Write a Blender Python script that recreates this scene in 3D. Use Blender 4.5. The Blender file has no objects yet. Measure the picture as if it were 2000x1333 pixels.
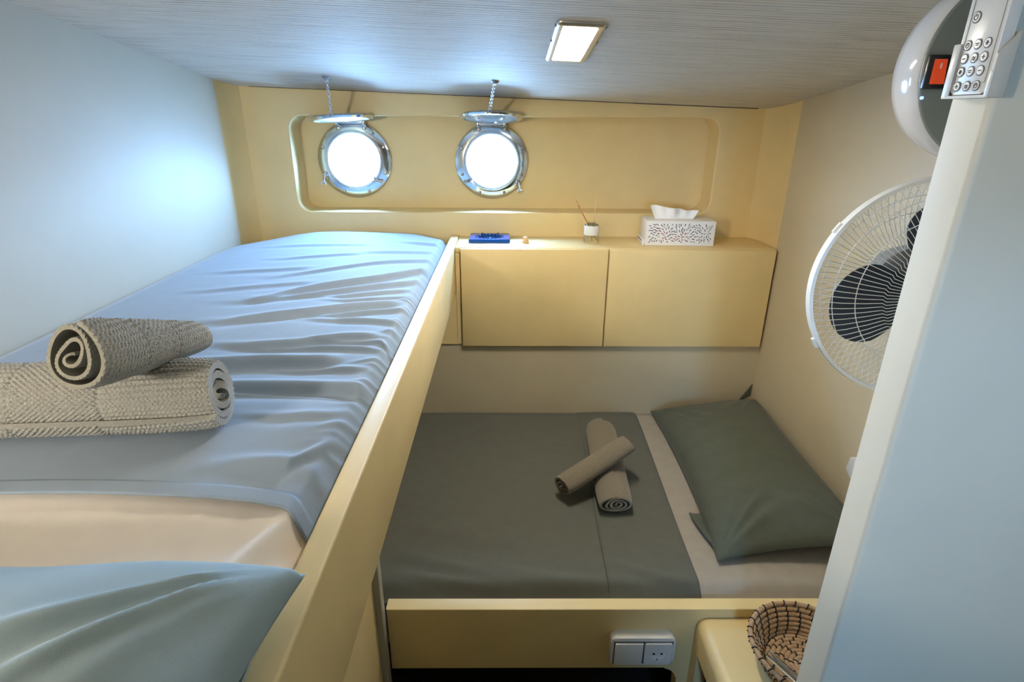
import bpy, bmesh, math, random
import numpy as np
from mathutils import Vector, Matrix
PI = math.pi
SC = bpy.context.scene
COL = SC.collection
random.seed(7)
RNG = np.random.default_rng(7)

# ------------------------------------------------------------------ camera, sky, exposure
CAM_Z = 1.65
cam_d = bpy.data.cameras.new('camera')
cam_d.sensor_width = 36.0
cam_d.lens = 20.0
cam_d.clip_start = 0.02
cam = bpy.data.objects.new('camera', cam_d)
COL.objects.link(cam)
th, ro, ya = 0.3776, -0.0068, 0.0099
f = Vector((math.sin(ya) * math.cos(th), math.cos(ya) * math.cos(th), -math.sin(th)))
r0 = Vector((math.cos(ya), -math.sin(ya), 0))
d0 = f.cross(r0)
rr = math.cos(ro) * r0 + math.sin(ro) * d0
dd = -math.sin(ro) * r0 + math.cos(ro) * d0
cam.matrix_world = Matrix(((rr.x, -dd.x, -f.x, 0), (rr.y, -dd.y, -f.y, 0), (rr.z, -dd.z, -f.z, CAM_Z), (0, 0, 0, 1)))
SC.camera = cam

world = bpy.data.worlds.new('daylight')
SC.world = world
world.use_nodes = True
wb = world.node_tree.nodes['Background']
SKY = 92.0
wb.inputs[0].default_value = (0.29, 0.58, 1.0, 1)
wb.inputs[1].default_value = SKY
# sky above the horizon, dimmer sea below it
_t = world.node_tree
_tc = _t.nodes.new('ShaderNodeTexCoord'); _sp = _t.nodes.new('ShaderNodeSeparateXYZ'); _mr = _t.nodes.new('ShaderNodeMapRange')
_mr.inputs['From Min'].default_value = -0.03; _mr.inputs['From Max'].default_value = 0.03
_mr.inputs['To Min'].default_value = SKY * 0.42; _mr.inputs['To Max'].default_value = SKY
_t.links.new(_tc.outputs['Generated'], _sp.inputs[0]); _t.links.new(_sp.outputs['Z'], _mr.inputs['Value']); _t.links.new(_mr.outputs['Result'], wb.inputs[1])

def portal(name, loc, normal, sx, sy, round_=False):
    l = bpy.data.lights.new(name, 'AREA')
    l.shape = 'ELLIPSE' if round_ else 'RECTANGLE'
    l.size, l.size_y = sx, sy
    l.energy = 1
    l.cycles.is_portal = True
    o = bpy.data.objects.new(name, l)
    COL.objects.link(o)
    o.location = loc
    o.rotation_euler = Vector(normal).to_track_quat('-Z', 'Y').to_euler()
    return o
portal('daylight_portal', (-0.590, 2.38, 1.486), (0, -1, 0), 0.24, 0.24)
portal('daylight_portal', (-0.060, 2.38, 1.484), (0, -1, 0), 0.24, 0.24)
portal('daylight_portal', (0.195, -1.375, 1.48), (0, 1, 0), 0.24, 0.34)

SC.view_settings.view_transform = 'Standard'
SC.view_settings.look = 'None'
SC.view_settings.gamma = 1.0
SC.view_settings.use_curve_mapping = False
SC.view_settings.exposure = 1.35
SC.cycles.use_denoising = True
SC.cycles.max_bounces = 10
SC.cycles.diffuse_bounces = 7
SC.cycles.glossy_bounces = 4
SC.cycles.transmission_bounces = 8
SC.cycles.sample_clamp_indirect = 6.0
SC.cycles.caustics_refractive = False
SC.cycles.caustics_reflective = False

# ------------------------------------------------------------------ materials
def srgb(r, g, b):
    return tuple(((c / 255) / 12.92 if c / 255 <= 0.04045 else ((c / 255 + 0.055) / 1.055) ** 2.4) for c in (r, g, b))

class NT:
    def __init__(s, name):
        s.m = bpy.data.materials.new(name)
        s.m.use_nodes = True
        s.t = s.m.node_tree
        s.b = s.t.nodes['Principled BSDF']
    def n(s, typ, **kw):
        nd = s.t.nodes.new(typ)
        for k, v in kw.items():
            if k in nd.inputs.keys():
                nd.inputs[k].default_value = v
            else:
                setattr(nd, k, v)
        return nd
    def l(s, a, b):
        s.t.links.new(a, b)
    def set(s, **kw):
        for k, v in kw.items():
            s.b.inputs[k.replace('_', ' ')].default_value = v
    def coords(s, kind='Object', scale=(1, 1, 1), rot=(0, 0, 0)):
        tc = s.n('ShaderNodeTexCoord')
        mp = s.n('ShaderNodeMapping')
        mp.inputs['Scale'].default_value = scale
        mp.inputs['Rotation'].default_value = rot
        s.l(tc.outputs[kind], mp.inputs['Vector'])
        return mp.outputs['Vector']
    def ramp(s, fac, stops):
        r = s.n('ShaderNodeValToRGB')
        e = r.color_ramp.elements
        while len(e) < len(stops):
            e.new(0.5)
        for el, (p, c) in zip(e, stops):
            el.position = p
            el.color = (*c, 1)
        s.l(fac, r.inputs['Fac'])
        return r.outputs['Color']
    def bump(s, h, strength=0.2, dist=0.002):
        b = s.n('ShaderNodeBump', Strength=strength, Distance=dist)
        s.l(h, b.inputs['Height'])
        s.l(b.outputs['Normal'], s.b.inputs['Normal'])

def paint(name, col, rough=0.4, var=0.05, scale=6.0, bump=0.05, spec=0.5, speck=None):
    m = NT(name)
    v = m.coords()
    nz = m.n('ShaderNodeTexNoise', Scale=scale, Detail=4.0, Roughness=0.6)
    m.l(v, nz.inputs['Vector'])
    lo = tuple(c * (1 - var) for c in col)
    hi = tuple(min(1, c * (1 + var)) for c in col)
    c = m.ramp(nz.outputs['Fac'], [(0.3, lo), (0.7, hi)])
    m.l(c, m.b.inputs['Base Color'])
    m.set(Roughness=rough, Specular_IOR_Level=spec)
    n2 = m.n('ShaderNodeTexNoise', Scale=90.0, Detail=3.0)
    m.l(v, n2.inputs['Vector'])
    m.bump(n2.outputs['Fac'], bump, 0.002)
    return m.m

def metal(name, col, rough=0.15):
    m = NT(name)
    v = m.coords()
    nz = m.n('ShaderNodeTexNoise', Scale=40.0, Detail=3.0)
    m.l(v, nz.inputs['Vector'])
    c = m.ramp(nz.outputs['Fac'], [(0.3, tuple(x * 0.9 for x in col)), (0.7, col)])
    m.l(c, m.b.inputs['Base Color'])
    m.set(Metallic=1.0, Roughness=rough)
    return m.m

def plastic(name, col, rough=0.35, spec=0.5):
    return paint(name, col, rough, 0.015, 15.0, 0.01, spec)

def cloth(name, col, col2=None, weave=900.0, rough=0.85, sheen=0.15, bump=0.12):
    m = NT(name)
    v = m.coords()
    nz = m.n('ShaderNodeTexNoise', Scale=35.0, Detail=5.0)
    m.l(v, nz.inputs['Vector'])
    c2 = col2 or tuple(c * 0.9 for c in col)
    c = m.ramp(nz.outputs['Fac'], [(0.3, c2), (0.7, col)])
    m.l(c, m.b.inputs['Base Color'])
    m.set(Roughness=rough, Sheen_Weight=sheen, Sheen_Roughness=0.4, Specular_IOR_Level=0.25)
    w1 = m.n('ShaderNodeTexNoise', Scale=weave, Detail=1.0)
    m.l(v, w1.inputs['Vector'])
    m.bump(w1.outputs['Fac'], bump, 0.001)
    return m.m

def emission(name, col, strength):
    m = NT(name)
    m.set(Base_Color=(0.9, 0.9, 0.9, 1), Emission_Color=(*col, 1), Emission_Strength=strength)
    return m.m

def glass(name, col, rough=0.02, trans=1.0, ior=1.45):
    m = NT(name)
    v = m.coords()
    nz = m.n('ShaderNodeTexNoise', Scale=8.0)
    m.l(v, nz.inputs['Vector'])
    c = m.ramp(nz.outputs['Fac'], [(0.3, tuple(x * 0.96 for x in col)), (0.7, col)])
    m.l(c, m.b.inputs['Base Color'])
    m.set(Roughness=rough, Transmission_Weight=trans, IOR=ior)
    return m.m

YEL = (0.73, 0.575, 0.29)
M = {}
M['yellow'] = paint('yellow_paint', YEL, 0.45, 0.05, 5.0, 0.02)
M['cream'] = paint('cream_wall_paint', (0.54, 0.47, 0.33), 0.42, 0.04, 4.0, 0.06)
M['white_wall'] = paint('white_laminate', (0.57, 0.53, 0.44), 0.5, 0.03, 3.0, 0.04, 0.35)
M['partition'] = paint('partition_paint', (0.74, 0.71, 0.60), 0.45, 0.03, 3.0, 0.08)
M['blocker_dark'] = paint('blocker_dark_brown', (0.26, 0.18, 0.10), 0.4, 0.2, 12)  # kept dark so the added blocker wall bounces little light
M['trimgrey'] = paint('grey_trim', (0.42, 0.40, 0.33), 0.5)
M['gap_shade'] = paint('ceiling_gap_shade', (0.05, 0.035, 0.025), 0.7)  # near-black colour for the shaded gap under the ceiling
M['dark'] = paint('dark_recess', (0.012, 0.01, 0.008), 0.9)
M['steel'] = metal('polished_steel', (0.80, 0.82, 0.84), 0.10)
M['steel2'] = metal('brushed_steel', (0.62, 0.63, 0.64), 0.28)
M['dullsteel'] = metal('dull_steel', (0.35, 0.35, 0.36), 0.35)
M['wall_reflect'] = paint('cover_wall_reflection', (0.30, 0.25, 0.16), 0.35)  # tan stands in for the yellow wall mirrored in the cover
M['alu'] = metal('light_frame_aluminium', (0.66, 0.65, 0.62), 0.35)
M['sheet'] = cloth('grey_green_sheet_daylit', (0.26, 0.325, 0.405), (0.245, 0.305, 0.385), rough=0.8, sheen=0.2)  # blue daylight of the upper bunk mixed into the grey-green cloth
M['sheet_shaded'] = cloth('grey_green_sheet_shaded', (0.118, 0.121, 0.102), (0.108, 0.111, 0.093))  # same cloth as above, darkened for the shade of the lower bunk
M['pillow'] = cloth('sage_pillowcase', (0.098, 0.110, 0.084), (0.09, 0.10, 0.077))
M['pillow_daylit'] = cloth('sage_pillowcase_daylit', (0.32, 0.415, 0.455), (0.30, 0.395, 0.435))  # sage cloth with the blue daylight painted into its colour
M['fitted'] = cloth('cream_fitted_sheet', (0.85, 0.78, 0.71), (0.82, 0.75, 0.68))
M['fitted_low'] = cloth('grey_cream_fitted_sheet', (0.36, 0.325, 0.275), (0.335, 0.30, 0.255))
M['hem'] = cloth('sheet_seam_thread', (0.07, 0.075, 0.07))
M['white_pl'] = plastic('white_plastic', (0.74, 0.75, 0.74), 0.3)
M['offwhite_pl'] = plastic('offwhite_plastic', (0.62, 0.61, 0.56), 0.35)
M['gloss_white'] = plastic('gloss_white_shell', (0.72, 0.74, 0.78), 0.12)
M['grey_pl'] = plastic('slate_grey_plastic', (0.19, 0.22, 0.22), 0.4)
M['black_pl'] = plastic('black_plastic', (0.012, 0.012, 0.013), 0.3)
M['blade'] = plastic('navy_blade_plastic', (0.016, 0.022, 0.036), 0.4)
M['motor'] = plastic('grey_motor_housing', (0.20, 0.21, 0.22), 0.4)
M['ink'] = plastic('grey_print', (0.10, 0.10, 0.12), 0.6)
M['pcut'] = plastic('dark_blue_cutout', (0.05, 0.06, 0.10), 0.7)
M['pcut2'] = plastic('dark_red_cutout', (0.20, 0.03, 0.07), 0.7)
M['wood'] = paint('pale_wood', (0.70, 0.45, 0.22), 0.6, 0.1, 60)
M['reed'] = paint('reed_brown', (0.45, 0.20, 0.08), 0.7, 0.15, 60)
M['reed2'] = paint('reed_pale', (0.70, 0.48, 0.24), 0.7, 0.1, 60)
M['tissue'] = cloth('tissue_paper', (0.84, 0.84, 0.84), (0.80, 0.80, 0.80), bump=0.03)
M['card'] = paint('white_card', (0.80, 0.79, 0.78), 0.5)
M['blueglass'] = glass('cobalt_glass', (0.02, 0.17, 0.75), 0.06, 0.55)
M['bluedark'] = plastic('dark_cobalt', (0.005, 0.03, 0.16), 0.15)
M['clear'] = glass('clear_glass', (0.97, 0.98, 0.96), 0.02)
M['liquid'] = glass('pale_oil', (0.95, 0.9, 0.66), 0.02, 1.0, 1.36)
M['coverglass'] = glass('porthole_glass', (0.80, 0.93, 0.95), 0.03, 0.85)
M['lampglow'] = emission('lamp_diffuser_glow', (1.0, 0.89, 0.72), 52.0)
M['bunkglow'] = emission('bunk_lamp_glow', (1.0, 0.90, 0.75), 140.0)
M['ledblue'] = emission('blue_indicator_glow', (0.1, 0.35, 1.0), 1.2)

# red rocker
m = NT('red_rocker'); m.set(Base_Color=(0.45, 0.03, 0.01, 1), Roughness=0.2, Emission_Color=(1, 0.12, 0.03, 1), Emission_Strength=0.12); M['red'] = m.m

# ceiling: ribbed grass-cloth wallpaper
m = NT('ribbed_ceiling_paper')
v = m.coords(scale=(7, 190, 7), rot=(0, 0, 0.01))
nz = m.n('ShaderNodeTexNoise', Scale=1.0, Detail=3.0, Roughness=0.6); m.l(v, nz.inputs['Vector'])
v2 = m.coords(scale=(1, 1, 1))
wv = m.n('ShaderNodeTexWave', Scale=23.0, Distortion=1.2, Detail=2.0); wv.bands_direction = 'Y'; wv.inputs['Detail Scale'].default_value = 6.0
m.l(v2, wv.inputs['Vector'])
mx = m.n('ShaderNodeMath', operation='MULTIPLY_ADD'); mx.inputs[1].default_value = 0.35
m.l(wv.outputs['Fac'], mx.inputs[0]); m.l(nz.outputs['Fac'], mx.inputs[2])
c = m.ramp(mx.outputs[0], [(0.35, (0.33, 0.295, 0.25)), (0.55, (0.56, 0.525, 0.47)), (0.85, (0.66, 0.63, 0.57))])
m.l(c, m.b.inputs['Base Color']); m.set(Roughness=0.7)
m.bump(mx.outputs[0], 0.35, 0.002)
M['ceiling'] = m.m

# carpet
m = NT('dark_carpet'); v = m.coords()
nz = m.n('ShaderNodeTexNoise', Scale=260.0, Detail=2.0); m.l(v, nz.inputs['Vector'])
c = m.ramp(nz.outputs['Fac'], [(0.35, (0.012, 0.008, 0.006)), (0.7, (0.05, 0.034, 0.024))])
m.l(c, m.b.inputs['Base Color']); m.set(Roughness=1.0); m.bump(nz.outputs['Fac'], 0.6, 0.004); M['carpet'] = m.m

def towel_mat(name, a, b, sc=420.0, strength=0.5):
    m = NT(name); v = m.coords()
    nz = m.n('ShaderNodeTexNoise', Scale=sc, Detail=3.0); m.l(v, nz.inputs['Vector'])
    c = m.ramp(nz.outputs['Fac'], [(0.35, b), (0.65, a)])
    m.l(c, m.b.inputs['Base Color'])
    m.set(Roughness=0.95, Sheen_Weight=0.3, Sheen_Roughness=0.5, Specular_IOR_Level=0.1)
    m.bump(nz.outputs['Fac'], strength, 0.003); return m.m
M['towel'] = towel_mat('olive_grey_knit', (0.43, 0.425, 0.385), (0.28, 0.275, 0.245), 700)
M['towel_in'] = towel_mat('olive_grey_flat_weave', (0.24, 0.235, 0.19), (0.19, 0.19, 0.155), 900, 0.2)
M['towel_low'] = towel_mat('taupe_terry', (0.235, 0.20, 0.145), (0.16, 0.138, 0.10), 500)
M['towel_edge'] = towel_mat('pale_towel_edge', (0.30, 0.285, 0.235), (0.23, 0.22, 0.18), 500, 0.3)

M['towel_pale'] = towel_mat('pale_terry_edge', (0.50, 0.45, 0.36), (0.38, 0.34, 0.27), 500, 0.3)
# basket straw with dark stitches
m = NT('basket_straw'); v = m.coords()
nz = m.n('ShaderNodeTexNoise', Scale=120.0, Detail=3.0); m.l(v, nz.inputs['Vector'])
c = m.ramp(nz.outputs['Fac'], [(0.3, (0.33, 0.20, 0.11)), (0.7, (0.52, 0.35, 0.20))])
m.l(c, m.b.inputs['Base Color']); m.set(Roughness=0.8); m.bump(nz.outputs['Fac'], 0.4, 0.002); M['straw'] = m.m
M['stitch'] = paint('dark_stitch', (0.02, 0.010, 0.006), 0.8)

# ------------------------------------------------------------------ mesh helpers
ORG = {}
def org(o):
    return ORG.get(o.name, Vector((0, 0, 0))) if o else Vector((0, 0, 0))

def mesh_obj(name, verts, faces, mat, parent=None, smooth=False, mats=None, fmat=None, label=None, auto=None, uv=None):
    me = bpy.data.meshes.new(name)
    og = org(parent)
    vs = [(x - og.x, y - og.y, z - og.z) for x, y, z in verts]
    me.from_pydata(vs, [], [tuple(int(i) for i in fc) for fc in faces])
    me.update()
    for mm in (mats or [mat]):
        me.materials.append(M[mm] if isinstance(mm, str) else mm)
    if fmat is not None:
        me.polygons.foreach_set('material_index', np.array(fmat, dtype=np.int32))
    if smooth:
        me.polygons.foreach_set('use_smooth', np.ones(len(me.polygons), dtype=bool))
    if auto is not None:
        me.set_sharp_from_angle(angle=math.radians(auto))
    o = bpy.data.objects.new(name, me)
    COL.objects.link(o)
    if parent:
        o.parent = parent
        ORG[o.name] = og
    else:
        ORG[o.name] = Vector((0, 0, 0))
    if label:
        o['label'] = label
    return o

def bm_obj(name, bm, mat, parent=None, smooth=False, auto=None, **kw):
    bmesh.ops.recalc_face_normals(bm, faces=bm.faces)
    bm.verts.index_update()
    vs = [tuple(v.co) for v in bm.verts]
    fs = [[v.index for v in fc.verts] for fc in bm.faces]
    bm.free()
    return mesh_obj(name, vs, fs, mat, parent, smooth, auto=auto, **kw)

def thing(name, label, cat, loc=(0, 0, 0), group=None, kind=None):
    o = bpy.data.objects.new(name, None)
    COL.objects.link(o)
    o.empty_display_size = 0.05
    o.location = loc
    ORG[o.name] = Vector(loc)
    tag(o, label, cat, group, kind)
    return o

def tag(o, label=None, cat=None, group=None, kind=None):
    if label: o['label'] = label
    if cat: o['category'] = cat
    if group: o['group'] = group
    if kind: o['kind'] = kind
    return o

def bm_box(bm, x0, x1, y0, y1, z0, z1, bev=0.0, seg=2):
    r = bmesh.ops.create_cube(bm, size=1.0)
    vs = r['verts']
    for v in vs:
        v.co = Vector(((x0 + x1) / 2 + v.co.x * (x1 - x0), (y0 + y1) / 2 + v.co.y * (y1 - y0), (z0 + z1) / 2 + v.co.z * (z1 - z0)))
    if bev > 0:
        es = list({e for v in vs for e in v.link_edges})
        bmesh.ops.bevel(bm, geom=es, offset=bev, segments=seg, affect='EDGES', profile=0.5, clamp_overlap=True)

def box(name, x0, x1, y0, y1, z0, z1, mat, parent=None, bev=0.0, seg=2, **kw):
    bm = bmesh.new()
    bm_box(bm, x0, x1, y0, y1, z0, z1, bev, seg)
    return bm_obj(name, bm, mat, parent, smooth=bev > 0, auto=35 if bev > 0 else None, **kw)

def frame_of(d):
    d = Vector(d).normalized()
    a = Vector((0, 0, 1)) if abs(d.z) < 0.9 else Vector((1, 0, 0))
    u = d.cross(a).normalized()
    return u, d.cross(u).normalized(), d

def tube_data(path, rad, n=8, closed=False, cap=True, V=None, F=None):
    V = [] if V is None else V
    F = [] if F is None else F
    base = len(V)
    P = [Vector(p) for p in path]
    N = len(P)
    prev_u = None
    for i, p in enumerate(P):
        if closed:
            d = P[(i + 1) % N] - P[i - 1]
        else:
            d = P[min(i + 1, N - 1)] - P[max(i - 1, 0)]
        u, w, d = frame_of(d)
        if prev_u is not None:
            u = (prev_u - d * prev_u.dot(d)).normalized()
            w = d.cross(u)
        prev_u = u
        r = rad[i] if hasattr(rad, '__len__') else rad
        for k in range(n):
            a = 2 * PI * k / n
            q = p + u * (r * math.cos(a)) + w * (r * math.sin(a))
            V.append((q.x, q.y, q.z))
    for i in range(N if closed else N - 1):
        j = (i + 1) % N
        for k in range(n):
            k2 = (k + 1) % n
            F.append((base + i * n + k, base + i * n + k2, base + j * n + k2, base + j * n + k))
    if cap and not closed:
        F.append(tuple(base + k for k in reversed(range(n))))
        F.append(tuple(base + (N - 1) * n + k for k in range(n)))
    return V, F

def tube(name, path, rad, mat, parent=None, n=10, closed=False, **kw):
    V, F = tube_data(path, rad, n, closed)
    return mesh_obj(name, V, F, mat, parent, smooth=True, auto=50, **kw)

def lathe(name, prof, c, axis, mat, parent=None, n=48, close=False, caps=True, **kw):
    """prof: list of (r, h) swept about axis through c."""
    u, w, d = frame_of(axis)
    c = Vector(c)
    V, F = [], []
    for r, h in prof:
        for k in range(n):
            a = 2 * PI * k / n
            q = c + d * h + u * (r * math.cos(a)) + w * (r * math.sin(a))
            V.append(tuple(q))
    m_ = len(prof)
    for i in range(m_ if close else m_ - 1):
        j = (i + 1) % m_
        for k in range(n):
            k2 = (k + 1) % n
            F.append((i * n + k, i * n + k2, j * n + k2, j * n + k))
    if not close and caps:
        if prof[0][0] > 1e-6: F.append(tuple(reversed(range(n))))
        if prof[-1][0] > 1e-6: F.append(tuple((m_ - 1) * n + k for k in range(n)))
    bm = bmesh.new()
    bv = [bm.verts.new(v) for v in V]
    for fc in F:
        try: bm.faces.new([bv[i] for i in fc])
        except ValueError: pass
    bmesh.ops.remove_doubles(bm, verts=bm.verts, dist=1e-6)
    return bm_obj(name, bm, mat, parent, smooth=True, auto=40, **kw)

def rrect(x0, x1, z0, z1, r, n=8):
    pts = []
    for cx, cz, a0 in ((x1 - r, z1 - r, 0), (x0 + r, z1 - r, 90), (x0 + r, z0 + r, 180), (x1 - r, z0 + r, 270)):
        for k in range(n + 1):
            a = math.radians(a0 + 90 * k / n)
            pts.append((cx + r * math.cos(a), cz + r * math.sin(a)))
    return pts

def prism(name, poly, axis, a0, a1, mat, parent=None, bev=0.0, seg=2, **kw):
    """poly in the two other axes; axis 'x': (y,z), 'y': (x,z), 'z': (x,y)."""
    def mk(p, a):
        return {'x': (a, p[0], p[1]), 'y': (p[0], a, p[1]), 'z': (p[0], p[1], a)}[axis]
    bm = bmesh.new()
    A = [bm.verts.new(mk(p, a0)) for p in poly]
    B = [bm.verts.new(mk(p, a1)) for p in poly]
    fa = bm.faces.new(A); fb = bm.faces.new(B)
    for i in range(len(A)):
        j = (i + 1) % len(A)
        bm.faces.new((A[i], A[j], B[j], B[i]))
    if bev > 0:
        es = list(fa.edges) + list(fb.edges)
        bmesh.ops.bevel(bm, geom=es, offset=bev, segments=seg, affect='EDGES', profile=0.5, clamp_overlap=True)
    return bm_obj(name, bm, mat, parent, smooth=True, auto=35, **kw)

def plate_with_holes(outer, holes, mk):
    """flat face with holes (triangle filled). returns bm, outer verts, list of hole verts."""
    bm = bmesh.new()
    edges = []
    loops = []
    for lp in [outer] + holes:
        vs = [bm.verts.new(mk(p)) for p in lp]
        for i in range(len(vs)):
            edges.append(bm.edges.new((vs[i], vs[(i + 1) % len(vs)])))
        loops.append(vs)
    bmesh.ops.triangle_fill(bm, edges=edges, use_beauty=True)
    return bm, loops

def circle(cx, cz, r, n=48):
    return [(cx + r * math.cos(2 * PI * k / n), cz + r * math.sin(2 * PI * k / n)) for k in range(n)]

def extrude_loop(bm, loop, fn):
    new = [bm.verts.new(fn(v.co)) for v in loop]
    for i in range(len(loop)):
        j = (i + 1) % len(loop)
        bm.faces.new((loop[i], loop[j], new[j], new[i]))
    return new

def grid_obj(name, X, Y, Z, mat, parent=None, closed_u=False, **kw):
    ny, nx = X.shape
    V = np.stack([X.ravel(), Y.ravel(), Z.ravel()], 1)
    ii = np.arange(ny * nx).reshape(ny, nx)
    a = ii[:-1, :-1].ravel(); b = ii[:-1, 1:].ravel(); c_ = ii[1:, 1:].ravel(); d = ii[1:, :-1].ravel()
    F = np.stack([a, b, c_, d], 1)
    if closed_u:
        F = np.concatenate([F, np.stack([ii[:-1, -1], ii[:-1, 0], ii[1:, 0], ii[1:, -1]], 1)])
    return mesh_obj(name, V.tolist(), F.tolist(), mat, parent, smooth=True, **kw)

def sm(a, b, x):
    t = np.clip((x - a) / (b - a), 0, 1)
    return t * t * (3 - 2 * t)

def vnoise(X, Y, seed=0, octaves=4, freq=3.0):
    r = np.random.default_rng(seed)
    out = np.zeros_like(X, dtype=float)
    amp = 1.0
    for o in range(octaves):
        for k in range(4):
            a = r.uniform(0, 2 * PI); p = r.uniform(0, 2 * PI); ff = freq * r.uniform(0.7, 1.4)
            out += amp * np.sin((X * math.cos(a) + Y * math.sin(a)) * ff * 2 * PI + p) / 4
        amp *= 0.5; freq *= 2
    return out

def ceil_z(x, y):
    return 1.741 - 0.0334 * (x + 0.94) - 0.12 * (y - 2.2)

# ------------------------------------------------------------------ room shell
XL, XR, YB, YF, YLOW = -0.975, 0.96, 2.2, -1.3, 1.99
box('floor', XL - 0.1, XR + 0.1, YF - 0.1, YB + 0.1, -0.05, 0.0, 'carpet')['kind'] = 'structure'

bm = bmesh.new()
cs = [(XL - 0.08, YF - 0.1), (XR + 0.08, YF - 0.1), (XR + 0.08, YB + 0.08), (XL - 0.08, YB + 0.08)]
A = [bm.verts.new((x, y, ceil_z(x, y))) for x, y in cs]
B = [bm.verts.new((x, y, ceil_z(x, y) + 0.05)) for x, y in cs]
bm.faces.new(A); bm.faces.new(B)
for i in range(4): bm.faces.new((A[i], A[(i + 1) % 4], B[(i + 1) % 4], B[i]))
tag(bm_obj('ceiling', bm, 'ceiling'), kind='structure')

# upper back wall with its rounded recess
RX0, RX1, RZ0, RZ1, RR, RD = -0.79, 0.772, 1.305, 1.645, 0.05, 0.115
bev = 0.006
outer = [(XL - 0.03, 0.9), (XR + 0.03, 0.9), (XR + 0.03, 1.76), (XL - 0.03, 1.80)]
outer = [outer[0], outer[1], (XR + 0.03, ceil_z(XR, YB) + 0.02), (XL - 0.03, ceil_z(XL, YB) + 0.02)]
hole = rrect(RX0 - bev, RX1 + bev, RZ0 - bev, RZ1 + bev, RR + bev, 10)
bm, loops = plate_with_holes(outer, [hole], lambda p: (p[0], YB, p[1]))
cx, cz = (RX0 + RX1) / 2, (RZ0 + RZ1) / 2
lp = loops[1]
inner = rrect(RX0, RX1, RZ0, RZ1, RR, 10)
for k in range(1, 6):
    t = PI / 2 * k / 5
    tgt = [(a[0] + (b[0] - a[0]) * math.sin(t), a[1] + (b[1] - a[1]) * math.sin(t)) for a, b in zip(hole, inner)]
    new = [bm.verts.new((p[0], YB + bev * (1 - math.cos(t)), p[1])) for p in tgt]
    for i in range(len(lp)):
        j = (i + 1) % len(lp)
        bm.faces.new((lp[i], lp[j], new[j], new[i]))
    lp = new
lp = extrude_loop(bm, lp, lambda c: (c.x, YB + RD, c.z))
wall_back = bm_obj('wall_back', bm, 'yellow', smooth=True, auto=25)
tag(wall_back, kind='structure')
P1, P2, PR = (-0.590, 1.486), (-0.060, 1.484), 0.106
o2 = rrect(RX0 - 0.02, RX1 + 0.02, RZ0 - 0.02, RZ1 + 0.02, 0.03, 3)
bm, loops = plate_with_holes(o2, [circle(*P1, PR), circle(*P2, PR)], lambda p: (p[0], YB + RD, p[1]))
for lp in loops[1:]:
    extrude_loop(bm, lp, lambda c: (c.x, YB + RD + 0.05, c.z))
recess = bm_obj('recess_panel', bm, 'yellow', wall_back, smooth=True, auto=25)
# outer skin of the hull so that no daylight leaks past the recess
o3 = [(XL - 0.08, -0.05), (XR + 0.08, -0.05), (XR + 0.08, 1.85), (XL - 0.08, 1.85)]
bm, loops = plate_with_holes(o3, [circle(*P1, PR), circle(*P2, PR)], lambda p: (p[0], YB + RD + 0.05, p[1]))
bm_obj('hull_skin', bm, 'white_wall', wall_back)
box('wall_back_lower', XL - 0.03, XR + 0.03, YLOW, YLOW + 0.03, 0, 0.90, 'cream')['kind'] = 'structure'
# dark strip painting the shadow gap between wall and ceiling
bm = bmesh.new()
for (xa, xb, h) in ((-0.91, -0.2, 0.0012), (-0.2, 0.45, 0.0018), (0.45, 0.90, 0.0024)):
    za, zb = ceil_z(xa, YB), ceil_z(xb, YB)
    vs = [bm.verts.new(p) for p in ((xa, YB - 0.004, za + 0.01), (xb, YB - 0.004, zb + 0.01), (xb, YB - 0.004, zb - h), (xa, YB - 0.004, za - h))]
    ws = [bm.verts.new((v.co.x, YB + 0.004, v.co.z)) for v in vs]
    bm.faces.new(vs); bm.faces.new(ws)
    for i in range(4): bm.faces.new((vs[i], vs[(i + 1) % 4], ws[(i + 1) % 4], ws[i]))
tag(bm_obj('gap_shade_strip', bm, 'gap_shade'), kind='structure')

# left wall
yj = 2.075
bm = bmesh.new()
pts = [(YF - 0.1, -0.02), (yj, -0.02), (yj, ceil_z(XL, yj) + 0.03), (YF - 0.1, ceil_z(XL, YF) + 0.03)]
A = [bm.verts.new((XL, *p)) for p in pts]; B = [bm.verts.new((XL - 0.05, *p)) for p in pts]
bm.faces.new(A); bm.faces.new(B)
for i in range(4): bm.faces.new((A[i], A[(i + 1) % 4], B[(i + 1) % 4], B[i]))
tag(bm_obj('wall_left', bm, 'white_wall'), kind='structure')
# yellow corner posts (concave towards the back wall)
def corner_post(name, xw, sgn, ya_, yb_):
    prof = []
    for k in range(9):
        t = k / 8
        y = ya_ + (yb_ - ya_) * t
        x = xw - sgn * 0.0 + sgn * (-0.035) * (t ** 3)
        prof.append((x, y))
    bm = bmesh.new()
    z0 = 0.0
    A = [bm.verts.new((x, y, z0)) for x, y in prof] + [bm.verts.new((xw + sgn * 0.05, yb_, z0)), bm.verts.new((xw + sgn * 0.05, ya_, z0))]
    B = [bm.verts.new((v.co.x, v.co.y, ceil_z(v.co.x, v.co.y) + 0.02)) for v in A]
    bm.faces.new(A); bm.faces.new(B)
    for i in range(len(A)):
        j = (i + 1) % len(A); bm.faces.new((A[i], A[j], B[j], B[i]))
    tag(bm_obj(name, bm, 'yellow', smooth=True, auto=30), kind='structure')
corner_post('trim_2', XL, -1, yj, YB + 0.01)
corner_post('trim_3', XR, 1, 1.998, YB + 0.01)

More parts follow.
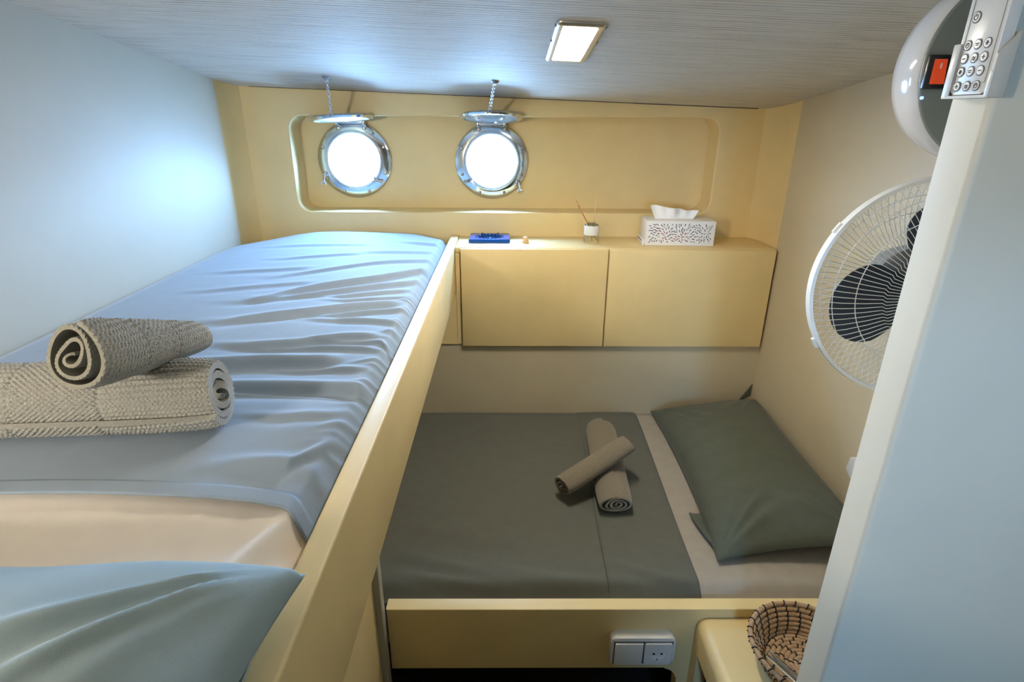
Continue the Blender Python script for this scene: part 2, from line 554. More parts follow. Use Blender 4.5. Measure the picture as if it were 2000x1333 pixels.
bm = bmesh.new()
pts = [(YF - 0.1, -0.02), (1.998, -0.02), (1.998, ceil_z(XR, 1.998) + 0.03), (YF - 0.1, ceil_z(XR, YF) + 0.03)]
A = [bm.verts.new((XR, *p)) for p in pts]; B = [bm.verts.new((XR + 0.05, *p)) for p in pts]
bm.faces.new(A); bm.faces.new(B)
for i in range(4): bm.faces.new((A[i], A[(i + 1) % 4], B[(i + 1) % 4], B[i]))
tag(bm_obj('wall_right', bm, 'cream'), kind='structure')

# wall behind the photographer, with a small window
SX0, SX1, SZ0, SZ1 = 0.10, 0.29, 1.39, 1.59
bm, loops = plate_with_holes([(XL - 0.08, -0.02), (XR + 0.08, -0.02), (XR + 0.08, 2.16), (XL - 0.08, 2.22)], [[(SX0, SZ0), (SX1, SZ0), (SX1, SZ1), (SX0, SZ1)]],
                             lambda p: (p[0], YF, p[1]))
for lp in loops:
    extrude_loop(bm, lp, lambda c: (c.x, c.y - 0.05, c.z))
tag(bm_obj('wall_front', bm, 'cream'), kind='structure')
w4 = thing('window_4', 'small square window behind the doorway', None, ((SX0 + SX1) / 2, YF, SZ0), kind='structure')
for a in ((SX0 - 0.03, SX0, SZ0 - 0.03, SZ1 + 0.03), (SX1, SX1 + 0.03, SZ0 - 0.03, SZ1 + 0.03), (SX0, SX1, SZ0 - 0.03, SZ0), (SX0, SX1, SZ1, SZ1 + 0.03)):
    box('window_frame', a[0], a[1], YF, YF + 0.015, a[2], a[3], 'yellow', w4, 0.003)

# unseen wall added just behind the camera to block window light
bm = bmesh.new()
bm_box(bm, XL - 0.02, 0.27, -0.39, -0.35, 0.0, 1.9, 0.004)
bm.verts.ensure_lookup_table()
for v in bm.verts:
    if v.co.z > 1.0: v.co.z = ceil_z(v.co.x, v.co.y) + 0.005
tag(bm_obj('wall_light_blocker', bm, 'blocker_dark', smooth=True, auto=40), kind='structure')

# partition beside the doorway (the remote hangs on its edge)
PX, PY0, PY1 = 0.552, 0.70, 0.762
bm = bmesh.new()
poly = [(PX, PY1), (PX, PY0 + 0.008)] + [(PX + 0.008 - 0.008 * math.cos(t), PY0 + 0.008 - 0.008 * math.sin(t)) for t in (0.4, 0.8, 1.2)] + [(PX + 0.008, PY0), (XR - 0.003, PY0), (XR - 0.003, PY1)]
A = [bm.verts.new((x, y, 0.0)) for x, y in poly]
B = [bm.verts.new((x, y, ceil_z(x, y) + 0.01)) for x, y in poly]
bm.faces.new(A); bm.faces.new(B)
for i in range(len(A)):
    j = (i + 1) % len(A); bm.faces.new((A[i], A[j], B[j], B[i]))
tag(bm_obj('wall_entrance', bm, 'partition', smooth=True, auto=40), kind='structure')

# ------------------------------------------------------------------ portholes
def porthole(n, c, lab, disc_tilt, disc_yaw, lock_angles, gl='coverglass'):
    y = YB + RD
    w = thing('window_%d' % n, lab, None, (c[0], y, c[1] - 0.14), kind='structure')
    C = (c[0], y, c[1])
    ax = (0, -1, 0)
    lathe('flange', [(0.104, -0.06), (0.104, 0.012), (0.110, 0.016), (0.134, 0.013), (0.141, 0.008), (0.141, -0.002), (0.139, -0.004), (0.110, -0.004)], C, ax, 'steel', w, 72, caps=False)
    lathe('spigot_ring', [(0.1035, -0.055), (0.099, -0.05), (0.098, 0.022), (0.103, 0.026), (0.109, 0.024), (0.111, 0.010)], C, ax, 'steel2', w, 72, caps=False)
    for k in range(8):
        a = PI / 8 + k * PI / 4
        p = Vector(C) + Vector((0.125 * math.cos(a), -0.013, 0.125 * math.sin(a)))
        lathe('bolt', [(0.0062, -0.002), (0.0062, 0.003), (0.0045, 0.0055), (0.0, 0.006)], p, ax, 'dullsteel', w, 10)
    # hinge at the top
    hz = c[1] + 0.138
    tube('hinge', [(c[0] - 0.045, y - 0.022, hz), (c[0] + 0.045, y - 0.022, hz)], 0.0075, 'steel2', w, 12)
    for s in (-1, 1):
        box('hinge_lug', c[0] + s * 0.05 - 0.006, c[0] + s * 0.05 + 0.006, y - 0.03, y - 0.002, hz - 0.012, hz + 0.009, 'steel', w, 0.003)
    # two clamping lugs with wing nuts
    for a, hang in lock_angles:
        a = math.radians(a)
        p = Vector(C) + Vector((0.130 * math.cos(a), -0.024, 0.130 * math.sin(a)))
        lug = tube('locking_lug', [p + Vector((0, 0.02, 0)), p + Vector((0, 0.0, 0))], 0.007, 'steel', w, 12)
        e = p + Vector((hang[0], -0.012, hang[1]))
        tube('locking_screw', [p, e], [0.0042, 0.0042], 'steel2', lug, 8)
        d = (e - p).normalized(); u = d.cross(Vector((0, 1, 0))).normalized()
        for s in (-1, 1):
            tube('wing', [e - d * 0.008, e + u * s * 0.006 - d * 0.003, e + u * s * 0.012 + d * 0.004], [0.0042, 0.0036, 0.002], 'steel', lug, 8)
    # hinged glass cover swung up on its chain
    piv = Vector((c[0], y - 0.026, hz + 0.004))
    R = Matrix.Rotation(disc_yaw, 3, 'Y') @ Matrix.Rotation(disc_tilt, 3, 'X')
    axis = R @ Vector((0, 0, 1))
    cen = piv + R @ Vector((0, -0.112, 0))
    cov = lathe('cover_ring', [(0.096, -0.006), (0.110, -0.006), (0.114, 0.0), (0.110, 0.006), (0.096, 0.006)], cen, axis, 'steel', w, 64, close=True)
    lathe('cover_glass', [(0.0, -0.004), (0.0955, -0.004), (0.0955, 0.004), (0.0, 0.004)], cen, axis, gl, cov, 64)
    tip = cen + R @ Vector((0, -0.118, 0.0))
    tube('cover_eye', [tip + R @ Vector((0.007 * math.cos(t), -0.004 + 0.007 * math.sin(t) * 0.6, 0.007 * math.sin(t))) for t in np.linspace(0, 2 * PI, 13)[:-1]], 0.0018, 'steel2', cov, 6, closed=True)
    return w, tip
w1, tip1 = porthole(1, P1, 'round steel porthole nearest the left wall, its metal cover swung up', math.radians(-4.5), math.radians(-4), [(205, (-0.004, -0.03)), (-38, (-0.03, 0.012))], 'wall_reflect')
w2, tip2 = porthole(2, P2, 'round steel porthole in the middle of the recess, glass cover swung up', math.radians(-9.0), 0.0, [(216, (0.03, 0.004)), (-36, (0.006, -0.032))])
def chain(top, bot, lab):
    t = thing('hanging_chain', lab, 'chain', top, 'chains holding up the porthole covers')
    top, bot = Vector(top), Vector(bot)
    lathe('ceiling_plate', [(0.0, -0.010), (0.004, -0.008), (0.011, -0.004), (0.013, 0.0)], top, (0.0334, 0.12, 1), 'dullsteel', t, 16)
    V, F = [], []
    d = bot - top
    L = d.length
    n = max(6, int(L / 0.0115))
    u, w, dn = frame_of(d)
    for i in range(n):
        c = top + dn * (L * (i + 0.7) / (n + 0.4))
        a, b = (u, w) if i % 2 else (w, u)
        P = []
        for k in range(12):
            q = 2 * PI * k / 12
            P.append(c + dn * (0.0082 * math.cos(q)) + a * (0.0046 * math.sin(q)))
        tube_data(P, 0.0013, 5, closed=True, V=V, F=F)
    mesh_obj('chain_links', V, F, 'steel2', t, smooth=True)['kind'] = 'stuff'
    P = [bot + Vector((0, -0.002, 0.022)), bot + Vector((0.004, -0.002, 0.014)), bot + Vector((-0.003, -0.002, 0.004)), bot + Vector((-0.006, 0, -0.004)), bot + Vector((0, 0, -0.009)), bot + Vector((0.006, 0, -0.004))]
    tube('snap_hook', P, 0.0017, 'steel', t, 6)
    return t
c1t = (-0.564, 1.95); c2t = (-0.038, 1.895)
chain((c1t[0], c1t[1], ceil_z(*c1t) - 0.001), tip1 + Vector((0, 0, 0.004)), 'thin steel chain from the ceiling to the cover of the left porthole')
chain((c2t[0], c2t[1], ceil_z(*c2t) - 0.001), tip2 + Vector((0, 0, 0.004)), 'thin steel chain from the ceiling to the glass cover of the middle porthole')

# ------------------------------------------------------------------ ceiling light
def ceiling_light(lab, x0, x1, y0, y1):
    t = thing('ceiling_light', lab, 'lamp', ((x0 + x1) / 2, (y0 + y1) / 2, ceil_z((x0 + x1) / 2, (y0 + y1) / 2)), 'ceiling lights')
    def place(o):
        for v in o.data.vertices:
            wx, wy = v.co.x + t.location.x, v.co.y + t.location.y
            v.co.z += ceil_z(wx, wy) - t.location.z
        return o
    def prof(off, z):
        return [(x, y, z) for x, y in rrect(x0 + off, x1 - off, y0 + off, y1 - off, max(0.012 - off * 0.3, 0.006), 5)]
    levels = [(0.0, 0.004), (0.0, -0.003), (0.003, -0.006), (0.007, -0.007), (0.0145, -0.006), (0.0155, -0.003)]
    V, F = [], []
    n = len(prof(0, 0))
    for off, z in levels: V += prof(off, z)
    for i in range(len(levels) - 1):
        for k in range(n):
            k2 = (k + 1) % n
            F.append((i * n + k, i * n + k2, (i + 1) * n + k2, (i + 1) * n + k))
    fr = place(mesh_obj('frame', [(x, y, z + t.location.z) for x, y, z in V], F, 'alu', t, smooth=True, auto=40))
    V = prof(0.015, -0.0045); m_ = len(V)
    V += prof(0.015, 0.002)
    F = [tuple(range(m_)), tuple(reversed(range(m_, 2 * m_)))] + [(k, (k + 1) % m_, m_ + (k + 1) % m_, m_ + k) for k in range(m_)]
    place(mesh_obj('diffuser', [(x, y, z + t.location.z) for x, y, z in V], F, 'lampglow', t))
    for yy in (y0 + 0.02, (y0 + y1) / 2 - 0.03):
        for xx in (x0, x1):
            place(box('clip', xx - 0.0015, xx + 0.0015, yy - 0.004, yy + 0.004, t.location.z - 0.006, t.location.z - 0.001, 'dullsteel', t))
    return t
ceiling_light('bright rectangular ceiling light in a slim metal frame', 0.094, 0.193, 1.245, 1.575)

# lamp over the head of the upper bunk (behind the photographer)
rl = thing('bunk_lamp', 'round wall lamp over the head end of the upper bunk', 'lamp', (-0.90, -0.349, 1.645))
lathe('lamp_base', [(0.075, 0.0), (0.075, 0.02), (0.070, 0.028), (0.062, 0.030)], (-0.90, -0.349, 1.645), (0, 1, 0), 'alu', rl, 32)
lathe('lamp_lens', [(0.0, 0.034), (0.058, 0.033), (0.061, 0.028)], (-0.90, -0.349, 1.645), (0, 1, 0), 'bunkglow', rl, 32)

# ------------------------------------------------------------------ upper bunk
ub = thing('upper_bunk', 'yellow painted upper bunk with a tall side board', 'bunk', (-0.58, 0.6, 1.04))
RXO, RXI, RZT, RZB = -0.185, -0.215, 1.222, 1.045
bm = bmesh.new(); bm_box(bm, RXI, RXO, -0.348, YB - 0.002, RZB, RZT, 0.004, 3)
bm_obj('side_board', bm, 'yellow', ub, smooth=True, auto=35)
box('bed_base', XL + 0.002, RXI - 0.001, -0.348, YB - 0.002, RZB + 0.01, RZB + 0.03, 'yellow', ub)

# panel that carries the bunk
bp = thing('support_panel', 'yellow panel under the upper bunk beside the lower bunk', 'panel', (-0.31, 0.4, 0))
box('board', -0.326, -0.304, -0.348, 1.0, 0.0, RZB + 0.009, 'yellow', bp)
box('edge_post', -0.322, -0.288, 1.0, 1.028, 0.0, RZB + 0.009, 'trimgrey', bp, 0.004)

MX0, MX1 = XL + 0.006, RXI - 0.004
def upper_surface(X, Y):
    z = 1.224 + 0.020 * (1 - np.clip(((X + 0.60) / 0.40), -1, 1) ** 2)
    z = z - 0.030 * sm(-0.255, MX1, X) ** 2 - 0.012 * sm(-0.90, MX0, X) ** 2
    z = z - 0.030 * sm(2.10, 2.19, Y) ** 2
    rc = np.hypot(X - MX0, Y - 2.19)
    z = z - 0.028 * sm(0.30, 0.0, rc)
    rc = np.hypot(X - MX1, Y - 2.19)
    z = z - 0.022 * sm(0.16, 0.0, rc)
    z = z + 0.0022 * vnoise(X, Y, 3, 2, 1.6)
    return z
# mattress with a cream fitted sheet
nx, ny = 120, 300
gx = np.linspace(MX0, MX1, nx); gy = np.linspace(-0.34, 2.19, ny)
X, Y = np.meshgrid(gx, gy)
Z = upper_surface(X, Y) - 0.007
near = sm(0.62, 0.5, Y)
for k in range(9):
    x0 = -0.50 + 0.033 * k; sl = 0.35
    dx = (X - x0) - sl * (Y - 0.55)
    Z = Z + near * 0.0022 * (0.4 + 0.6 * (k % 3) / 2) * np.exp(-(dx / 0.008) ** 2) * sm(0.30, 0.5, Y)
dx = (X + 0.245) - 0.28 * (Y - 0.55)
Z = Z + near * (0.006 * np.exp(-(dx / 0.014) ** 2) - 0.004 * np.exp(-((dx - 0.025) / 0.012) ** 2))
um = thing('upper_mattress', 'thick upper bunk mattress in a cream fitted sheet', 'mattress', (-0.6, 0.5, RZB + 0.03))
# closed body: skirt down to the base
def skirted(name, X, Y, Z, zb, mat, parent=None, **kw):
    ny_, nx_ = X.shape
    Xs = np.concatenate([X[:, :1], X, X[:, -1:]], 1); Ys = np.concatenate([Y[:, :1], Y, Y[:, -1:]], 1)
    zc = np.full((ny_, 1), zb)
    Zs = np.concatenate([zc, Z, zc], 1)
    Xs = np.concatenate([Xs[:1], Xs, Xs[-1:]], 0); Ys = np.concatenate([Ys[:1], Ys, Ys[-1:]], 0)
    Zs = np.concatenate([np.full((1, nx_ + 2), zb), Zs, np.full((1, nx_ + 2), zb)], 0)
    return grid_obj(name, Xs, Ys, Zs, mat, parent, **kw)
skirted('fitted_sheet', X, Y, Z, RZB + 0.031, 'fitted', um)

# grey-green bed cover, daylight blue in its colour, with pulled wrinkles
WR = [
 ([(-0.215, 1.76), (-0.377, 1.682), (-0.514, 1.57), (-0.625, 1.492)], .0040, .018),
 ([(-0.216, 1.658), (-0.342, 1.511), (-0.497, 1.392), (-0.586, 1.301)], .0085, .022),
 ([(-0.218, 1.513), (-0.36, 1.42), (-0.464, 1.343), (-0.624, 1.273)], .0055, .018),
 ([(-0.25, 1.311), (-0.358, 1.265), (-0.466, 1.198), (-0.595, 1.136)], .0075, .020),
 ([(-0.229, 1.267), (-0.318, 1.234), (-0.377, 1.194)], .0060, .013),
 ([(-0.228, 1.167), (-0.289, 1.176), (-0.394, 1.165)], .0045, .012),
 ([(-0.255, 1.088), (-0.337, 1.071), (-0.412, 1.024), (-0.50, 1.005)], .0075, .015),
 ([(-0.212, 1.011), (-0.249, 1.056), (-0.317, 1.047)], .0050, .010),
 ([(-0.24, 1.012), (-0.268, 1.018), (-0.373, 1.006), (-0.45, 0.99)], .0045, .010),
 ([(-0.30, 0.962), (-0.359, 0.945), (-0.429, 0.941), (-0.496, 0.922), (-0.62, 0.90)], .010, .020),
 ([(-0.222, 0.852), (-0.238, 0.853), (-0.341, 0.842), (-0.432, 0.831), (-0.6, 0.80)], .010, .019),
 ([(-0.24, 0.93), (-0.3, 0.92), (-0.36, 0.905)], .0040, .010),
 ([(-0.225, 1.976), (-0.313, 1.974)], .0050, .016),
 ([(-0.46, 1.905), (-0.528, 1.904), (-0.705, 1.891), (-0.78, 1.88)], .0030, .016),
 ([(-0.45, 1.78), (-0.51, 1.764), (-0.605, 1.729), (-0.68, 1.70)], .0032, .016),
 ([(-0.55, 1.60), (-0.65, 1.57), (-0.78, 1.55)], .0028, .018),
 ([(-0.50, 1.45), (-0.62, 1.41), (-0.75, 1.36)], .0026, .018),
 ([(-0.24, 1.42), (-0.31, 1.385), (-0.40, 1.33)], .0038, .011),
 ([(-0.23, 1.86), (-0.33, 1.83), (-0.45, 1.80)], .0035, .018),
 ([(-0.24, 1.355), (-0.30, 1.335), (-0.38, 1.30)], .0035, .010),
 ([(-0.235, 0.77), (-0.27, 0.745), (-0.32, 0.735)], .0035, .012),
 ([(-0.222, 0.70), (-0.25, 0.66), (-0.275, 0.62)], .0060, .014),
]
def wrinkles(X, Y, lst):
    Z = np.zeros_like(X)
    for pts, A, w in lst:
        px = np.array([p[0] for p in pts])[::-1]; py = np.array([p[1] for p in pts])[::-1]
        o_ = np.argsort(px); px, py = px[o_], py[o_]
        # smooth curve
        xs = np.linspace(px[0], px[-1], 60)
        ys = np.interp(xs, px, py)
        ker = np.ones(13) / 13
        ys = np.convolve(np.pad(ys, 6, mode='reflect', reflect_type='odd'), ker, 'valid')
        yw = np.interp(X, xs, ys)
        ln = px[-1] - px[0]
        env = sm(px[0] - 0.10, px[0] + 0.35 * ln, X) * sm(px[-1] + 0.012, px[-1] - 0.04, X)
        d = (Y - yw)
        Z += A * env * (np.exp(-(d / w) ** 2) - 0.75 * np.exp(-((d + 1.5 * w) / (1.15 * w)) ** 2))
    return Z
nx, ny = 300, 640
gx = np.linspace(MX0 + 0.001, MX1 - 0.0005, nx); gy = np.linspace(0.548, 2.188, ny)
X, Y = np.meshgrid(gx, gy)
hemy = 0.538 + 0.004 * np.sin((X + 0.6) * 5) - 0.006 * sm(-0.34, MX1, X) - 0.020 * sm(-0.26, MX1, X)
Y = hemy + (Y - 0.548) * (2.188 - hemy) / (2.188 - 0.548)
Z = upper_surface(X, Y) + wrinkles(X, Y, WR)
# gathered pleats along the rail
for k in range(34):
    y0 = 0.66 + 0.0305 * k + RNG.uniform(-.010, .010)
    A = RNG.uniform(.0012, .0038) * (1 if y0 < 1.45 else 0.6)
    w = RNG.uniform(.006, .010)
    ln = RNG.uniform(0.035, 0.085)
    sl = RNG.uniform(0.25, 0.9)
    d = Y - (y0 + sl * (X - MX1))
    Z += A * sm(MX1 - ln, MX1 - 0.3 * ln, X) * np.exp(-(d / w) ** 2)
# crisp crease and slight step where the cover was folded
Z += 0.004 * sm(0.812, 0.803, Y) * sm(-0.23, -0.30, X) + 0.0025 * np.exp(-((Y - 0.803) / 0.004) ** 2) * sm(-0.235, -0.29, X)
Z += 0.008 * np.exp(-((X + 0.28 - 0.1 * (Y - 0.7)) / 0.05) ** 2 - ((Y - 0.71) / 0.07) ** 2)
# hem
Z += 0.0022 * sm(0.026, 0.022, Y - hemy)
Z += 0.0045 * np.exp(-((Y - hemy - 0.055 - 0.03 * np.sin((X + .4) * 6)) / 0.018) ** 2) * sm(-0.42, -0.33, X)
cover = grid_obj('bed_cover', X, Y, Z, 'sheet')
sd = cover.modifiers.new('thick', 'SOLIDIFY'); sd.thickness = 0.003; sd.offset = -1
tag(cover, 'wrinkled grey-green cover, tinted daylight blue, spread over the upper bunk mattress', 'bed cover', 'bed covers')

def pillow(name, c, hx, hy, T, rot, mat, lab, group, seed, tilt=(0, 0), sag=0.35, wr=1.0, puff=0.55, lump=0.06):
    n = 130
    u = np.linspace(-1, 1, n)
    U, V = np.meshgrid(u, u)
    pinch = 1 - 0.085 * (1 - V ** 2), 1 - 0.05 * (1 - U ** 2)
    Xl = hx * U * pinch[0]; Yl = hy * V * pinch[1]
    e = np.clip((1 - np.abs(U) ** 2.6), 0, 1) ** puff * np.clip((1 - np.abs(V) ** 2.6), 0, 1) ** puff
    ns = vnoise(Xl, Yl, seed, 3, 2.2)
    # radial corner creases
    cr = np.zeros_like(U)
    r_ = np.random.default_rng(seed)
    for sx in (-1, 1):
        for sy in (-1, 1):
            ang = np.arctan2((1 - sy * V) * hy, (1 - sx * U) * hx)
            rad = np.hypot((1 - sx * U) * hx, (1 - sy * V) * hy)
            for k in range(3):
                a0 = r_.uniform(0.35, 1.2); w = r_.uniform(0.06, 0.13)
                cr += np.exp(-((ang - a0) / w) ** 2) * sm(0.02, 0.08, rad) * sm(0.30, 0.12, rad) * r_.uniform(0.4, 1)
    top = T * e * (1 + lump * ns) + 0.008 * wr * cr * e ** 0.4 + 0.0015
    bot = -T * sag * e - 0.0015
    M3 = Matrix.Rotation(rot, 3, 'Z') @ Matrix.Rotation(tilt[0], 3, 'X') @ Matrix.Rotation(tilt[1], 3, 'Y')
    Mn = np.array(M3)
    def tr(Zl):
        P = np.stack([Xl.ravel(), Yl.ravel(), Zl.ravel()], 1) @ Mn.T + np.array(c)
        return P
    A = tr(top); B = tr(bot)
    ii = np.arange(n * n).reshape(n, n)
    F = np.stack([ii[:-1, :-1].ravel(), ii[:-1, 1:].ravel(), ii[1:, 1:].ravel(), ii[1:, :-1].ravel()], 1)
    rim = np.concatenate([ii[0, :-1], ii[:-1, -1], ii[-1, :0:-1], ii[:0:-1, 0]])
    nb = n * n
    S = np.stack([rim, nb + rim, nb + np.roll(rim, -1), np.roll(rim, -1)], 1)
    t = thing(name, lab, 'pillow', (c[0], c[1], c[2] - T * sag), group)
    mesh_obj('pillowcase', np.concatenate([A, B]).tolist(), np.concatenate([F, F[:, ::-1] + nb, S]).tolist(), mat, t, smooth=True)
    return t, M3
pu, _ = pillow('pillow', (-0.518, 0.132, 1.260), 0.345, 0.258, 0.086, math.radians(2.0), 'pillow_daylit',
       'sage pillow, tinted daylight blue, in the foreground on the upper bunk', 'pillows', 5, tilt=(math.radians(0.5), 0), sag=0.25, wr=2.4, puff=0.36, lump=0.13)
# loose pillowcase flap under the corner
gx = np.linspace(-0.30, -0.222, 20); gy = np.linspace(0.02, 0.345, 60)
X, Y = np.meshgrid(gx, gy)
X = X + 0.045 * sm(-0.30, -0.222, X) * 0.4
Z = 1.252 + 0.006 * np.sin(Y * 40) - 0.01 * sm(-0.28, -0.22, X)
fl = grid_obj('case_flap', X, Y, Z, 'pillow_daylit', pu)
sd = fl.modifiers.new('thick', 'SOLIDIFY'); sd.thickness = 0.003

# ------------------------------------------------------------------ towels
def towel_roll(name, p0, p1, R0, R1, lab, group, mat, mat_in, mat_edge, turns=3.2, thick=0.0115, knit=0.0, squash=0.9, seed=1, nl=60, na=170, flare=0.0, tuck=0.0, flat=1.0, start=0.0, wob=0.0, base_z=None):
    p0, p1 = Vector(p0), Vector(p1)
    d = (p1 - p0); L = d.length; d.normalize()
    up = Vector((0, 0, 1)); s = d.cross(up).normalized(); up = s.cross(d).normalized()
    r_ = np.random.default_rng(seed)
    t = thing(name, lab, 'towel', tuple((p0 + p1) / 2 - Vector((0, 0, max(R0, R1) * squash))), group)
    a = np.linspace(0, turns * 2 * PI, na)
    lam = np.linspace(0, 1, nl)
    LAM, AA = np.meshgrid(lam, a, indexing='ij')
    R = R0 + (R1 - R0) * LAM
    rin = 0.12
    rad = R * (rin + (1 - rin) * (AA / (turns * 2 * PI)) ** 0.92)
    wobn = 1 + wob * (np.sin(AA * 1.7 + seed) * 0.5 + np.sin(AA * 2.9 + 2 * seed) * 0.5) * (1 - AA / (turns * 2 * PI) * 0.6)
    rad = rad * wobn
    rad = rad * (1 + 0.02 * vnoise(LAM * L * 3, AA * 0.05, seed, 2, 1.2))
    th_ = thick * np.minimum(1, R / max(R0, R1) + 0.2)
    arc = R * AA
    if knit > 0:
        zone = sm(0.30, 0.315, LAM) * sm(0.62, 0.605, LAM)
        xs = LAM * L; cir = AA * R
        rib = np.sin(cir * 2 * PI / 0.0098) * 0.9 + 0.55 * np.sin(xs * 2 * PI / 0.0058 + 1.3 * np.sin(cir * 2 * PI / 0.0098))
        dia = np.sin((xs + cir) * 2 * PI / 0.0082) * 0.8 + np.sin((xs - cir) * 2 * PI / 0.0082) * 0.8
        fuzz = r_.normal(0, 0.35, rib.shape)
        kn = knit * ((1 - zone) * rib + zone * dia + fuzz)
        kn = kn - knit * 1.6 * (np.exp(-((LAM - 0.305) / 0.008) ** 2) + np.exp(-((LAM - 0.615) / 0.008) ** 2))
        outer_turn = sm((turns - 1.25) * 2 * PI, (turns - 1.1) * 2 * PI, AA)
        kn = kn * (0.35 + 0.65 * outer_turn)
    else:
        kn = 0.0
    ph = start
    # end stagger so the spiral reads on the end faces
    off = 0.006 * np.sin(AA * 0.9 + seed) * (np.abs(LAM - 0.5) * 2) ** 6
    ends = (2 * LAM - 1)
    axial = LAM * L + off * np.sign(ends)
    bulge = 1 - 0.10 * np.abs(ends) ** 10
    def surf(rd):
        x = rd * np.cos(AA + ph); y = rd * np.sin(AA + ph)
        y = np.where(y < 0, y * squash, y)
        y = np.maximum(y, -R * squash) * flat
        return x, y
    def world(rd):
        x, y = surf(rd)
        P = np.array(p0)[None, None] + axial[..., None] * np.array(d) + x[..., None] * np.array(s) + y[..., None] * np.array(up)
        if base_z is not None:
            P[..., 2] = np.maximum(P[..., 2], base_z)
        return P
    Po = world(rad * bulge + kn)
    Pi_ = world(np.maximum(rad * bulge - th_, 0.001))
    ii = np.arange(nl * na).reshape(nl, na)
    q = np.stack([ii[:-1, :-1].ravel(), ii[:-1, 1:].ravel(), ii[1:, 1:].ravel(), ii[1:, :-1].ravel()], 1)
    nb = nl * na
    F = [q, q[:, ::-1] + nb]
    fm = [np.zeros(len(q)), np.ones(len(q))]
    for row, flip in ((ii[0], 1), (ii[-1], 0)):
        e = np.stack([row[:-1], row[1:], row[1:] + nb, row[:-1] + nb], 1)
        F.append(e if flip else e[:, ::-1]); fm.append(np.full(len(e), 2))
    for colm, flip in ((ii[:, 0], 0), (ii[:, -1], 1)):
        e = np.stack([colm[:-1], colm[1:], colm[1:] + nb, colm[:-1] + nb], 1)
        F.append(e if flip else e[:, ::-1]); fm.append(np.full(len(e), 0))
    V = np.concatenate([Po.reshape(-1, 3), Pi_.reshape(-1, 3)])
    mesh_obj('rolled_cloth', V.tolist(), np.concatenate(F).tolist(), mat, t, smooth=True, mats=[mat, mat_in, mat_edge], fmat=np.concatenate(fm), auto=60)
    return t
towel_roll('rolled_towel', (-0.745, 0.678, 1.2925), (-0.392, 0.705, 1.2925), 0.058, 0.057,
           'large knitted grey-green towel roll lying underneath on the upper bunk', 'rolled towels on the upper bunk', 'towel', 'towel', 'towel', turns=3.3, thick=0.010,
           knit=0.0011, squash=0.88, seed=2, nl=330, na=900, start=-2.2, wob=0.02)
towel_roll('rolled_towel', (-0.488, 0.590, 1.395), (-0.470, 0.805, 1.335), 0.050, 0.026,
           'smaller grey-green towel roll resting on top of the large knitted roll', 'rolled towels on the upper bunk', 'towel', 'towel_in', 'towel_edge', turns=2.9, thick=0.0045,
           knit=0.0007, squash=0.95, seed=5, nl=200, na=620, start=1.9, wob=0.16)
towel_roll('rolled_towel', (0.345, 1.80, 0.602), (0.322, 1.355, 0.602), 0.061, 0.060,
           'long taupe towel roll lying underneath on the lower bunk', 'rolled towels on the lower bunk', 'towel_low', 'towel_low', 'towel_pale', turns=3.2, thick=0.0065,
           knit=0.0, squash=0.95, flat=0.62, seed=9, nl=90, na=300, start=0.3, wob=0.12)
towel_roll('rolled_towel', (0.168, 1.425, 0.612), (0.388, 1.545, 0.690), 0.046, 0.043,
           'short taupe towel roll laid across the long one on the lower bunk', 'rolled towels on the lower bunk', 'towel_low', 'towel_low', 'towel_low', turns=2.6, thick=0.0085,
           knit=0.0, squash=0.95, flat=0.78, seed=12, nl=80, na=260, start=0.9, wob=0.06)

# ------------------------------------------------------------------ lower bunk
lb = thing('lower_bunk', 'yellow lower bunk with a front board over a dark opening', 'bunk', (0.3, 1.5, 0))
op = [(-0.287, 0.352), (0.398, 0.356)]
for k in range(1, 9):
    t = PI / 2 * k / 8
    op.append((0.398 + 0.036 * math.sin(t), 0.356 - 0.036 * (1 - math.cos(t))))
prism('front_board', [(-0.287, 0.55)] + op + [(0.442, 0.0), (0.955, 0.0), (0.955, 0.55)], 'y', 1.028, 1.064, 'yellow', lb, 0.004)
box('bed_base', XL + 0.005, XR - 0.005, 1.065, YLOW - 0.002, 0.40, 0.43, 'yellow', lb)
def lower_surface(X, Y):
    z = 0.562 + 0.006 * vnoise(X, Y, 8, 2, 0.8) * 0.3
    z = z - 0.030 * sm(1.125, 1.068, Y) ** 2 - 0.006 * sm(1.95, 1.985, Y) ** 2
    return z
lm = thing('lower_mattress', 'lower bunk mattress in a greyish cream fitted sheet', 'mattress', (0.2, 1.5, 0.43))
X, Y = np.meshgrid(np.linspace(XL + 0.01, XR - 0.006, 200), np.linspace(1.067, YLOW - 0.003, 120))
Z = lower_surface(X, Y) - 0.006
for (xa, sl, A, w) in ((0.62, 0.3, 0.003, 0.012), (0.70, -0.2, 0.0025, 0.014), (0.80, 0.15, 0.0025, 0.012)):
    Z += A * np.exp(-(((X - xa) - sl * (Y - 1.1)) / w) ** 2) * sm(1.30, 1.1, Y)
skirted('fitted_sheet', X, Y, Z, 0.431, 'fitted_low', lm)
lc = thing('bed_cover', 'smooth grey-green cover, darkened for shade, on the lower bunk', 'bed cover', (-0.2, 1.5, 0.55), 'bed covers')
edge = lambda Y: 0.486 + 0.022 * sm(1.06, 1.98, Y)
U, Y = np.meshgrid(np.linspace(0, 1, 260), np.linspace(1.0665, YLOW - 0.004, 200))
X = XL + 0.012 + U * (edge(Y) - XL - 0.012)
Z = lower_surface(X, Y)
